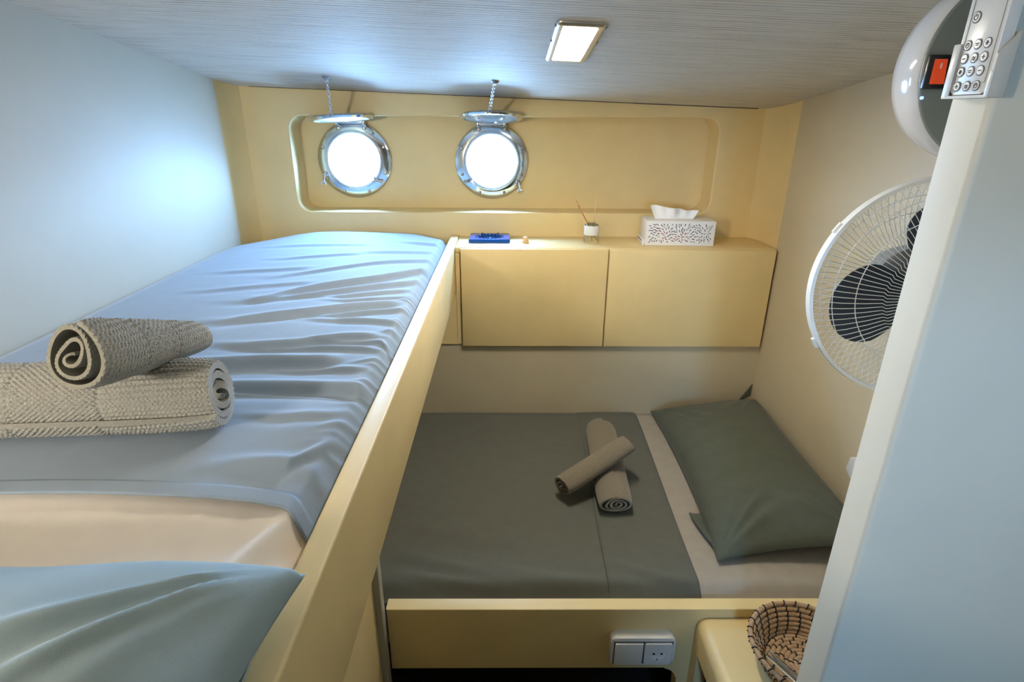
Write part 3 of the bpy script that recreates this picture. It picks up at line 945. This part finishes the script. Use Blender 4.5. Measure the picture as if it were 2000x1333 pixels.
LW = [
 ([(-0.28, 1.20), (-0.12, 1.15), (0.05, 1.10), (0.2, 1.095)], .006, .022),
 ([(-0.25, 1.13), (-0.10, 1.105), (0.02, 1.085)], .006, .016),
 ([(-0.05, 1.16), (0.10, 1.12), (0.25, 1.10)], .004, .02),
 ([(0.30, 1.16), (0.40, 1.115), (0.48, 1.09)], .005, .016),
 ([(-0.26, 1.32), (-0.1, 1.27), (0.05, 1.25)], .003, .03),
]
Z += wrinkles(X, Y, LW)
seam = 0.257 + 0.021 * sm(1.06, 1.98, Y)
Z += 0.0025 * sm(-0.001, 0.001, X - seam) * sm(0.02, 0.0, X - edge(Y) + 0.02) - 0.003 * np.exp(-((X - seam) / 0.0022) ** 2)
sd = grid_obj('sheet', X, Y, Z, 'sheet_shaded', lc).modifiers.new('thick', 'SOLIDIFY'); sd.thickness = 0.003; sd.offset = -1
# stitched fold line
yy = np.linspace(1.085, YLOW - 0.006, 70)
sx_ = 0.257 + 0.021 * sm(1.06, 1.98, yy)
sz = lower_surface(sx_, yy)
tube('fold_seam', [(a, b, c_ - 0.0002) for a, b, c_ in zip(sx_, yy, sz)], 0.0011, 'hem', lc, 6)

pl, M3 = pillow('pillow', (0.762, 1.565, 0.600), 0.205, 0.405, 0.090, math.radians(-1.0), 'pillow',
       'dark sage pillow at the head of the lower bunk by the right wall', 'pillows', 21, tilt=(0, math.radians(-8)), sag=0.30, wr=1.5)
# pillowcase flap sticking out beneath the near corner
X, Y = np.meshgrid(np.linspace(0.0, 1, 24), np.linspace(0, 1, 40))
Xw = 0.536 + 0.10 * X; Yw = 1.195 + 0.165 * Y
Xw = Xw + 0.03 * (1 - Y) ** 2
Zw = 0.571 + 0.010 * np.sin(Y * 9) * (X) + 0.006 * np.sin(X * 7 + Y * 3) + 0.012 * X
fl = grid_obj('case_flap', Xw, Yw, Zw, 'pillow', pl)
sd = fl.modifiers.new('thick', 'SOLIDIFY'); sd.thickness = 0.003
# upright corner of the case at the back
X, Y = np.meshgrid(np.linspace(0, 1, 14), np.linspace(0, 1, 14))
fl = grid_obj('case_corner', 0.88 + 0.066 * X, 1.93 + 0.035 * X - 0.03 * Y * 0, 0.63 + 0.05 * Y * X + 0.015 * X, 'pillow', pl)
sd = fl.modifiers.new('thick', 'SOLIDIFY'); sd.thickness = 0.003

# power socket on the front board
so = thing('power_socket', 'white double plate with a rocker switch and a round socket on the lower bunk', 'socket', (0.332, 1.028, 0.396))
def plate(name, x0, x1, z0, z1, y, depth, r, mat, parent, bev=0.003):
    return prism(name, rrect(x0, x1, z0, z1, r, 6), 'y', y - depth, y, mat, parent, bev)
plate('surface_box', 0.254, 0.410, 0.398, 0.486, 1.028, 0.026, 0.014, 'white_pl', so, 0.006)
box('joint', 0.2605, 0.4035, 1.0008, 1.003, 0.4045, 0.4755, 'ink', so)
box('rocker_switch', 0.2630, 0.3315, 0.996, 1.0025, 0.4070, 0.4730, 'white_pl', so, 0.003)
cpl = thing_sock = None
bm, loops = plate_with_holes(rrect(0.335, 0.4015, 0.407, 0.473, 0.005, 3), [circle(0.3685, 0.437, 0.0195, 32)], lambda p: (p[0], 0.9965, p[1]))
lp = extrude_loop(bm, loops[1], lambda c: (c.x, c.y + 0.0040, c.z))
bm.faces.new(lp)
extrude_loop(bm, loops[0], lambda c: (c.x, c.y + 0.006, c.z))
sk = bm_obj('socket_insert', bm, 'white_pl', so, smooth=True, auto=30)
for dx in (-0.0095, 0.0095):
    lathe('pin_hole', [(0.0, 0.0002), (0.0030, 0.0002)], (0.3685 + dx, 1.0003, 0.437), (0, -1, 0), 'black_pl', sk, 12)
for dz in (-0.0185, 0.0185):
    box('earth_clip', 0.3665, 0.3705, 0.9980, 1.0005, 0.437 + dz - 0.0025, 0.437 + dz + 0.0025, 'dullsteel', sk)

# bedside locker
lk = thing('bedside_locker', 'low yellow locker with a rounded top beside the lower bunk', 'locker', (0.7, 0.9, 0))
rp = [(0.956, 0.44), (0.956, 0.524)]
for k in range(9):
    t = PI / 2 * k / 8
    rp.append((0.462 + 0.026 * (1 - math.sin(t)), 0.498 + 0.026 * math.cos(t)))
rp.append((0.462, 0.44))
prism('top', rp, 'y', 0.766, 1.026, 'yellow', lk, 0.002)
box('side_post', 0.462, 0.480, 0.992, 1.026, 0.0, 0.44, 'yellow', lk)
box('side_post', 0.462, 0.480, 0.766, 0.79, 0.0, 0.44, 'yellow', lk)
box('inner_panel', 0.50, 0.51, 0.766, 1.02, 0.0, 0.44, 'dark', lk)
box('side_panel', 0.940, 0.956, 0.766, 1.026, 0.0, 0.44, 'yellow', lk)
box('rear_panel', 0.480, 0.940, 1.012, 1.026, 0.0, 0.44, 'yellow', lk)

# coiled basket
bk = thing('coiled_basket', 'round coiled straw basket with dark stitches on the yellow locker', 'basket', (0.657, 0.893, 0.524))
bc = Vector((0.657, 0.893))
rows = []
r_ = 0.0
while r_ < 0.082:
    rows.append((r_, 0.5302)); r_ += 0.0095
for k in range(7):
    rows.append((0.088 + 0.0036 * k + 0.0003 * k * k, 0.532 + 0.0088 * k))
SV, SF = [], []
for i, (r, z) in enumerate(rows):
    if r < 0.004: continue
    path = [(bc.x + r * math.cos(2 * PI * k / 40), bc.y + r * math.sin(2 * PI * k / 40), z) for k in range(40)]
    tube('coil', path, 0.0054, 'straw', bk, 8, closed=True)
    ns = max(5, int(2 * PI * r / 0.027))
    for k in range(ns):
        a = 2 * PI * (k + 0.5 * (i % 2)) / ns + 0.13 * i
        da = 0.0042 / max(r, 0.01)
        for sg in (1,):
            P = []
            for j in range(9):
                q = 2 * PI * j / 8
                aa = a + da * (j / 8 - 0.5) * 2.2
                rr_ = r + 0.0058 * math.cos(q); zz = z + 0.0058 * math.sin(q)
                P.append((bc.x + rr_ * math.cos(aa), bc.y + rr_ * math.sin(aa), zz))
            tube_data(P, 0.0017, 5, V=SV, F=SF)
mesh_obj('stitches', SV, SF, 'stitch', bk, smooth=True)['kind'] = 'stuff'
# clear plastic tube standing in it
ct = thing('clear_plastic_stick', 'clear plastic stick leaning on the basket rim', 'stick', (0.60, 0.83, 0.56))
u_, w_, d_ = frame_of(Vector((0.595, 0.795, 0.585)) - Vector((0.545, 0.858, 0.618)))
def slab(a, b, w, h):
    a, b = Vector(a), Vector(b)
    d = (b - a).normalized(); s = d.cross(Vector((0, 0, 1))).normalized(); n = s.cross(d)
    bm = bmesh.new()
    q = [bm.verts.new(p + s * (i * w / 2) + n * (j * h / 2)) for p in (a, b) for i, j in ((-1, -1), (1, -1), (1, 1), (-1, 1))]
    for fc in ((0, 1, 2, 3), (7, 6, 5, 4), (0, 4, 5, 1), (1, 5, 6, 2), (2, 6, 7, 3), (3, 7, 4, 0)):
        bm.faces.new([q[i] for i in fc])
    bmesh.ops.bevel(bm, geom=list(bm.edges), offset=min(w, h) * 0.2, segments=2, affect='EDGES', profile=0.5)
    return bm
bm_obj('body', slab((0.541, 0.852, 0.620), (0.605, 0.790, 0.590), 0.016, 0.009), 'clear', ct, smooth=True, auto=35)
bm_obj('core', slab((0.551, 0.842, 0.6155), (0.600, 0.795, 0.5925), 0.006, 0.004), 'dullsteel', ct, smooth=True, auto=35)

# ------------------------------------------------------------------ wall cabinets and shelf
CY0, CYD, CZ0, CZ1 = 1.972, 1.988, 0.846, 1.196
def cabinet(x0, x1, lab, door=True):
    t = thing('wall_cabinet', lab, 'cabinet', ((x0 + x1) / 2, 2.08, CZ0), 'wall cabinets')
    box('body', x0, x1, CYD + 0.001, YB - 0.003, CZ0 + 0.004, CZ1 if door else 1.043, 'yellow', t)
    if door:
        box('door', x0 + 0.0015, x1 - 0.0015, CY0, CYD, CZ0, CZ1 + 0.0175, 'yellow', t, 0.003, 3)
    return t
cabinet(0.3605, 0.953, 'yellow flat-fronted wall cabinet on the right, under the tissue box')
cabinet(-0.166, 0.3595, 'yellow flat-fronted wall cabinet in the middle, under the blue dish')
c3 = cabinet(-0.60, -0.184, 'yellow wall cabinet running behind the upper bunk board', False)
box('front_panel', -0.60, -0.184, 1.984, 1.9885, CZ0 + 0.004, 1.043, 'yellow', c3)
box('filler_strip', -0.183, -0.168, 1.984, YB - 0.003, CZ0 + 0.006, CZ1, 'yellow', c3)
sh = box('shelf', -0.1835, 0.955, CYD + 0.001, YB - 0.003, CZ1 + 0.0005, 1.216, 'yellow', None, 0.003)
tag(sh, 'long yellow shelf top above the wall cabinets', 'shelf')

# blue square glass dish
bd = thing('glass_dish', 'square blue glass dish with a ribbed round hollow on the shelf', 'dish', (-0.064, 2.12, 1.216))
x0, x1, y0, y1, z0, z1 = -0.139, 0.009, 2.064, 2.185, 1.2165, 1.229
dc = ((x0 + x1) / 2, (y0 + y1) / 2)
bm, loops = plate_with_holes(rrect(x0, x1, y0, y1, 0.010, 5), [[(dc[0] + 0.052 * math.cos(a), dc[1] + 0.046 * math.sin(a)) for a in np.linspace(0, 2 * PI, 49)[:-1]]], lambda p: (p[0], p[1], z1))
lp = extrude_loop(bm, loops[1], lambda c: (dc[0] + (c.x - dc[0]) * 0.72, dc[1] + (c.y - dc[1]) * 0.72, z1 - 0.010))
bm.faces.new(lp)
lo = extrude_loop(bm, loops[0], lambda c: (dc[0] + (c.x - dc[0]) * 1.02, dc[1] + (c.y - dc[1]) * 1.02, z1 - 0.004))
lo = extrude_loop(bm, lo, lambda c: (c.x, c.y, z0))
bm.faces.new(lo)
bm_obj('dish_body', bm, 'blueglass', bd, smooth=True, auto=30)
V, F = [], []
for k in range(22):
    a = 2 * PI * k / 22
    p = [(dc[0] + 0.052 * s * math.cos(a), dc[1] + 0.046 * s * math.sin(a), z1 + h) for s, h in ((1.03, 0.0012), (0.9, -0.003), (0.74, -0.008))]
    tube_data(p, [0.002, 0.003, 0.002], 6, V=V, F=F)
mesh_obj('ribs', V, F, 'bluedark', bd, smooth=True)['kind'] = 'stuff'
for sx in (0.3, 0.7):
    xx = x0 + (x1 - x0) * sx
    tube('rest_notch', [(xx, y1 - 0.022, z1 + 0.0005), (xx, y1 - 0.001, z1 + 0.0005)], 0.0035, 'bluedark', bd, 8)

# wooden stopper
ws = thing('wooden_stopper', 'tiny pale wooden stopper on the shelf beside the blue dish', 'stopper', (0.067, 2.075, 1.216))
lathe('knob', [(0.0, 0.0003), (0.011, 0.0003), (0.0125, 0.003), (0.0115, 0.008), (0.008, 0.011), (0.0095, 0.016), (0.0085, 0.021), (0.0, 0.0225)], (0.067, 2.075, 1.2162), (0, 0, 1), 'wood', ws, 20)
lathe('collar', [(0.0122, 0.0025), (0.0135, 0.004), (0.0122, 0.0055)], (0.067, 2.075, 1.2162), (0, 0, 1), 'reed2', ws, 20, caps=False)

# reed diffuser
rd = thing('reed_diffuser', 'small glass reed diffuser with a white label and thin sticks', 'diffuser', (0.309, 2.085, 1.216))
c0 = (0.309, 2.085, 1.2165)
lathe('bottle', [(0.0, 0.0), (0.024, 0.0), (0.0265, 0.003), (0.0265, 0.062), (0.022, 0.068), (0.013, 0.070), (0.013, 0.076), (0.011, 0.076), (0.011, 0.069), (0.0205, 0.0655), (0.0245, 0.060), (0.0245, 0.006), (0.0, 0.005)], c0, (0, 0, 1), 'clear', rd, 36)
lathe('oil', [(0.0, 0.0055), (0.0242, 0.0065), (0.0242, 0.024), (0.0, 0.024)], c0, (0, 0, 1), 'liquid', rd, 32)
lathe('label_band', [(0.0268, 0.029), (0.0272, 0.0295), (0.0272, 0.0625), (0.0268, 0.063)], c0, (0, 0, 1), 'white_pl', rd, 40, caps=False)
B0 = Vector(c0) + Vector((0.006, 0, 0.012))
for (dx, dy, h, mt, r) in ((-0.072, 0.00, 0.165, 'reed2', 0.0011), (-0.060, 0.006, 0.150, 'reed', 0.0015), (-0.055, -0.006, 0.135, 'reed', 0.0014), (0.012, 0.004, 0.170, 'reed2', 0.0012)):
    a = B0 + Vector((0.010 if dx < 0 else -0.004, 0.002, 0))
    e = Vector(c0) + Vector((dx, dy, h))
    tube('reed', [a, (a + e) / 2 + Vector((0.001, 0, 0)), e], r, mt, rd, 6)

# tissue box
tb = thing('tissue_box', 'white tissue box with a cut-out coral pattern and a tissue sticking out', 'tissue box', (0.625, 2.10, 1.216))
tx0, tx1, ty0, ty1, tz0, tz1 = 0.500, 0.745, 2.030, 2.150, 1.2165, 1.305
RB = Matrix.Rotation(math.radians(-2.5), 3, 'Z')
tcen = Vector((0.6225, 2.09, 0))
def tbx(o):
    og = org(o)
    for v in o.data.vertices:
        w = v.co + og
        w2 = RB @ (w - tcen) + tcen
        v.co = w2 - og
    return o
tbx(box('carton', tx0, tx1, ty0, ty1, tz0, tz1, 'card', tb, 0.002))
# pattern strokes: radiating coral-like dashes on the front
V, F = [], []; V2, F2 = [], []
r2 = random.Random(4)
def dash(Vv, Ff, x, z, ang, ln, w):
    n = 6; base = len(Vv)
    bend = r2.uniform(-0.5, 0.5)
    for k in range(n + 1):
        t = k / n - 0.5
        a = ang + bend * t
        px = x + ln * t * math.cos(ang) - bend * ln * 0.25 * (1 - 4 * t * t) * math.sin(ang)
        pz = z + ln * t * math.sin(ang) + bend * ln * 0.25 * (1 - 4 * t * t) * math.cos(ang)
        ww = w * (1 - (2 * t) ** 4 * 0.8) / 2
        for s in (-1, 1):
            Vv.append((px - s * ww * math.sin(a), ty0 - 0.0006, pz + s * ww * math.cos(a)))
            Vv.append((px - s * ww * math.sin(a), ty0 + 0.0012, pz + s * ww * math.cos(a)))
    for k in range(n):
        b = base + k * 4; c = b + 4
        Ff += [(b, b + 2, c + 2, c), (b + 1, c + 1, c + 3, b + 3), (b, c, c + 1, b + 1), (b + 2, b + 3, c + 3, c + 2)]
    Ff += [(base, base + 1, base + 3, base + 2), (base + 4 * n, base + 4 * n + 2, base + 4 * n + 3, base + 4 * n + 1)]
cores = [(tx0 + 0.065, tz0 + 0.028), (tx0 + 0.130, tz0 + 0.030), (tx0 + 0.215, tz0 + 0.045)]
placed = []
for i in range(900):
    x = r2.uniform(tx0 + 0.012, tx1 - 0.012); z = r2.uniform(tz0 + 0.012, tz1 - 0.013)
    if any(math.hypot((x - a), (z - b)) < 0.0075 for a, b in placed): continue
    placed.append((x, z))
    cx_, cz_ = min(cores, key=lambda c: math.hypot(x - c[0], z - c[1]))
    ang = math.atan2(z - cz_, x - cx_) + (0 if (x - tx0) > 0.07 else 0.6)
    red = math.hypot(x - (tx0 + 0.125), z - (tz0 + 0.028)) < 0.024 or (math.hypot(x - (tx0 + 0.06), z - (tz0 + 0.035)) < 0.022 and r2.random() < 0.7)
    dash(V2 if red else V, F2 if red else F, x, z, ang, r2.uniform(0.007, 0.0125), r2.uniform(0.0018, 0.0032))
tbx(mesh_obj('blue_pattern', V, F, 'pcut', tb))['kind'] = 'stuff'
tbx(mesh_obj('red_pattern', V2, F2, 'pcut2', tb))['kind'] = 'stuff'
# folded bottom flap on the left side
tbx(box('side_flap', tx0 - 0.010, tx0 - 0.001, ty0 + 0.004, ty1 - 0.01, tz0, tz0 + 0.022, 'card', tb, 0.002))
tbx(box('flap_slot', tx0 - 0.0112, tx0 - 0.0095, ty0 + 0.018, ty1 - 0.03, tz0 + 0.014, tz0 + 0.0165, 'ink', tb))
# tissue
nu, nv = 60, 24
U, V_ = np.meshgrid(np.linspace(0, 1, nu), np.linspace(0, 1, nv))
xb = 0.540 + 0.135 * U; xt = 0.522 + 0.168 * U
Xt = xb + (xt - xb) * V_ ** 0.8
zt = tz1 + 0.046 - 0.014 * sm(0.15, 0.9, U) + 0.002 * np.sin(U * 14)
Zt = (tz1 - 0.002) + (zt - tz1) * V_
Yt = 2.083 + 0.010 * np.sin(U * 9 + 1) * V_ + 0.006 * np.sin(U * 23) * V_ - 0.012 * V_ * sm(0.2, 0.5, U) + 0.010 * V_ ** 2
ts = grid_obj('tissue', Xt, Yt, Zt, 'tissue', tb)
sd = ts.modifiers.new('thick', 'SOLIDIFY'); sd.thickness = 0.0012

# ------------------------------------------------------------------ wall fan
fc = Vector((0.762, 0.985, 1.358))
az, el = math.radians(-9.0), math.radians(3.0)
fn = Vector((math.sin(az) * math.cos(el), -math.cos(az) * math.cos(el), math.sin(el)))
fu = Vector((0, 0, 1)).cross(fn).normalized()   # to the viewer's right
fv = fn.cross(fu)
fan = thing('wall_fan', 'white wire-guarded fan with dark blades on the right wall', 'fan', (0.955, 1.12, 1.358))
def fp(r, a, h):
    return fc + fu * (r * math.cos(a)) + fv * (r * math.sin(a)) + fn * h
FR = 0.200
prof = []
for h0, h1 in ((-0.011, 0.011),):
    prof = [(FR - 0.0035, h0), (FR + 0.0025, h0), (FR + 0.0045, 0), (FR + 0.0025, h1), (FR - 0.0035, h1)]
lathe('guard_ring', prof, fc, fn, 'white_pl', fan, 120, close=True)
def grille(name, sign, nw, depth, kink, rmin, wire, mt, parent):
    V, F = [], []
    for k in range(nw):
        a = 2 * PI * k / nw
        P = []
        for j, r in enumerate((FR - 0.001, FR - 0.010, FR - 0.024, 0.155, 0.125, 0.098, 0.092, 0.07, rmin)):
            t = r / FR
            h = depth * (1 - t ** 4) if r < FR - 0.002 else 0.0
            da = kink * (0.0 if r >= 0.095 else 0.045)
            P.append(fp(r, a + da, sign * h))
        tube_data(P, wire, 4, cap=False, V=V, F=F)
    for r, rw in ((FR - 0.030, wire * 1.15), (0.138, wire * 1.25)):
        h = depth * (1 - (r / FR) ** 4)
        tube_data([fp(r, 2 * PI * k / 64, sign * h) for k in range(64)], rw, 5, closed=True, V=V, F=F)
    return mesh_obj(name, V, F, mt, parent, smooth=True)
grille('front_guard', 1, 96, 0.058, 1, 0.045, 0.0007, 'white_pl', fan)
grille('rear_guard', -1, 96, 0.062, -1, 0.060, 0.0007, 'white_pl', fan)
lathe('badge', [(0.0, 0.062), (0.044, 0.060), (0.048, 0.055), (0.046, 0.052)], fc, fn, 'white_pl', fan, 40, caps=False)
lathe('hub', [(0.0, 0.030), (0.020, 0.028), (0.030, 0.018), (0.032, -0.020), (0.0, -0.022)], fc, fn, 'blade', fan, 32)
lathe('motor_housing', [(0.060, -0.048), (0.070, -0.055), (0.072, -0.085), (0.064, -0.115), (0.045, -0.135), (0.0, -0.142)], fc, fn, 'motor', fan, 48)
for k, a0 in enumerate((math.radians(196), math.radians(74), math.radians(316))):
    V, F = [], []
    nr, nphi = 9, 36
    for side in (1, -1):
        for i in range(nr + 1):
            q = i / nr
            for j in range(nphi):
                ph = 2 * PI * j / nphi
                lx = 0.094 + 0.072 * q * math.cos(ph)
                ly = (0.080 - 0.018 * max(0.0, -math.cos(ph))) * q * math.sin(ph) * (1 + 0.10 * math.cos(ph))
                h = -0.28 * ly + 0.9 * ly * ly + side * 0.0012
                V.append(tuple(fp(math.hypot(lx, ly), a0 + math.atan2(ly, lx), h)))
    nn = (nr + 1) * nphi
    for i in range(nr):
        for j in range(nphi):
            j2 = (j + 1) % nphi
            a, b, c, d = i * nphi + j, i * nphi + j2, (i + 1) * nphi + j2, (i + 1) * nphi + j
            F += [(a, d, c, b), (nn + a, nn + b, nn + c, nn + d)]
    for j in range(nphi):
        j2 = (j + 1) % nphi
        F.append((nr * nphi + j, nn + nr * nphi + j, nn + nr * nphi + j2, nr * nphi + j2))
    mesh_obj('blade', V, F, 'blade', fan, smooth=True, auto=50)
for a in (math.radians(148), math.radians(212), math.radians(40), math.radians(-60)):
    p = fp(FR + 0.004, a, 0)
    rd_ = (p - fc).normalized(); tg = fn.cross(rd_)
    tube('guard_clip', [p - tg * 0.010, p + tg * 0.010], 0.0048, 'white_pl', fan, 8)
tube('arm', [fc - fn * 0.12, fc - fn * 0.14 + Vector((0.05, 0.03, -0.02)), Vector((0.93, 1.15, 1.33))], [0.022, 0.020, 0.024], 'white_pl', fan, 16)
box('wall_base', 0.925, 0.958, 1.08, 1.22, 1.24, 1.42, 'white_pl', fan, 0.01, 3)

# ------------------------------------------------------------------ rounded wall appliance with a red switch
ap = thing('wall_appliance', 'round white and slate-grey wall unit with a red rocker switch below the ceiling', 'appliance', (0.9, 0.9, 1.70))
ac = Vector((0.683, 0.85, 1.714))
lathe('shell', [(0.1225, 0.0), (0.1245, -0.004), (0.1245, -0.02), (0.1225, -0.045), (0.116, -0.068), (0.100, -0.088), (0.07, -0.102), (0.0, -0.108)], ac, (0, -1, 0), 'gloss_white', ap, 96)
lathe('end_panel', [(0.1222, -0.004), (0.1222, 0.003), (0.1205, 0.0045), (0.0, 0.0045)], ac, (0, -1, 0), 'grey_pl', ap, 96)
box('wall_bracket', 0.80, 0.958, 0.86, 0.92, 1.67, 1.76, 'gloss_white', ap, 0.004)
sw = box('switch_frame', 0.5625, 0.5925, 0.838, 0.8455, 1.687, 1.729, 'black_pl', ap, 0.0015)
prism('rocker', [(0.842, 1.6925), (0.8345, 1.7235), (0.8375, 1.7235), (0.8365, 1.708), (0.8345, 1.6925)][:0] or [(0.841, 1.693), (0.841, 1.7235), (0.8375, 1.7235), (0.8355, 1.708), (0.8335, 1.693)], 'x', 0.5690, 0.5860, 'red', sw)
box('rocker_mark', 0.5770, 0.5782, 0.8345, 0.836, 1.712, 1.7185, 'card', sw)
lathe('indicator_light', [(0.0, 0.0), (0.0022, 0.0), (0.002, 0.002), (0.0, 0.0028)], (0.5685, 0.8455, 1.676), (0, -1, 0), 'ledblue', ap, 16)

# ------------------------------------------------------------------ remote control in its holder on the partition edge
HX = PX - 0.0008
hd = thing('remote_holder', 'white plastic holder fixed to the edge of the cream partition', 'holder', (HX, 0.715, 1.672))
box('back_plate', HX - 0.003, HX, 0.683, 0.752, 1.672, 1.738, 'offwhite_pl', hd, 0.001)
prism('side_wall', [(HX - 0.003, 1.672), (HX - 0.022, 1.672), (HX - 0.022, 1.716), (HX - 0.003, 1.738)], 'y', 0.680, 0.683, 'offwhite_pl', hd, 0.0008)
prism('side_wall', [(HX - 0.003, 1.672), (HX - 0.022, 1.672), (HX - 0.022, 1.716), (HX - 0.003, 1.738)], 'y', 0.749, 0.752, 'offwhite_pl', hd, 0.0008)
box('bottom', HX - 0.022, HX - 0.003, 0.683, 0.749, 1.672, 1.675, 'offwhite_pl', hd)
box('front_lip', HX - 0.0222, HX - 0.0200, 0.741, 0.752, 1.673, 1.731, 'white_pl', hd, 0.001)
box('front_lip', HX - 0.0222, HX - 0.0200, 0.680, 0.686, 1.673, 1.70, 'white_pl', hd, 0.001)
rc = thing('remote_control', 'flat white remote control with round buttons standing in the holder', 'remote', (HX - 0.014, 0.716, 1.676))
RXF = HX - 0.0190
prism('case', rrect(0.6865, 0.7455, 1.6760, 1.800, 0.008, 6), 'x', RXF, HX - 0.006, 'white_pl', rc, 0.003)
V, F = [], []
tube_data([(RXF - 0.0001, y, z) for y, z in ((0.6925, 1.688), (0.6925, 1.778), (0.7395, 1.778), (0.7395, 1.688))], 0.0004, 4, closed=True, V=V, F=F)
mesh_obj('face_outline', V, F, 'ink', rc)
def button(y, z, r, icon):
    b = lathe('button', [(0.0, 0.0012), (r * 0.86, 0.0011), (r * 0.9, 0.0)], (RXF, y, z), (-1, 0, 0), 'white_pl', rc, 20)
    lathe('button_ring', [(r * 0.93, 0.0), (r * 0.93, 0.0007), (r * 1.08, 0.0007), (r * 1.08, 0.0)], (RXF, y, z), (-1, 0, 0), 'ink', b, 20, caps=False)
    V, F = [], []
    X0 = RXF - 0.00125
    def seg(*pts, w=0.00055):
        tube_data([(X0, y + a * r, z + c * r) for a, c in pts], w, 4, V=V, F=F)
    if icon == 'power':
        seg(*[(0.5 * math.sin(t), 0.5 * math.cos(t)) for t in np.linspace(0.6, 2 * PI - 0.6, 12)]); seg((0, 0.1), (0, 0.65))
    elif icon == 'plus': seg((-0.45, 0), (0.45, 0)); seg((0, -0.45), (0, 0.45))
    elif icon == 'minus': seg((-0.45, 0), (0.45, 0))
    elif icon == 'clock':
        seg(*[(0.5 * math.sin(t), 0.5 * math.cos(t)) for t in np.linspace(0, 2 * PI, 12)]); seg((0, 0.35), (0, 0), (0.25, 0))
    elif icon == 'wave': seg((-0.5, 0.2), (-0.2, -0.1), (0.1, 0.25), (0.5, -0.05)); seg((-0.5, -0.2), (-0.2, -0.5), (0.1, -0.15), (0.5, -0.45))
    elif icon == 'star':
        for t in (0, 1.05, 2.1): seg((-0.5 * math.cos(t), -0.5 * math.sin(t)), (0.5 * math.cos(t), 0.5 * math.sin(t)))
    else: seg((-0.5, 0.15), (0.5, 0.15)); seg((-0.35, -0.2), (0.35, -0.2))
    mesh_obj('button_icon', V, F, 'ink', b)
button(0.731, 1.757, 0.0058, 'power')
cols = (0.7330, 0.7180, 0.7035)
for z, icons in ((1.7285, ('clock', 'bars', 'star')), (1.7145, ('minus', 'wave', 'plus')), (1.7005, ('star', 'bars', 'minus')), (1.6850, ('plus', 'wave', 'clock'))):
    for y, ic in zip(cols, icons): button(y, z, 0.0052, ic)

# ------------------------------------------------------------------ small white fitting on the right wall
wf = thing('wall_fitting', 'small white rounded plastic fitting peeking out behind the partition', 'fitting', (0.955, 1.25, 0.76))
prism('back_plate', [(1.20, 0.735), (1.30, 0.735), (1.325, 0.75), (1.318, 0.79), (1.29, 0.80), (1.275, 0.85), (1.20, 0.86)], 'x', 0.936, 0.958, 'white_pl', wf, 0.004)
prism('cover', [(1.21, 0.75), (1.285, 0.75), (1.285, 0.79), (1.26, 0.84), (1.21, 0.84)], 'x', 0.922, 0.9365, 'white_pl', wf, 0.005)
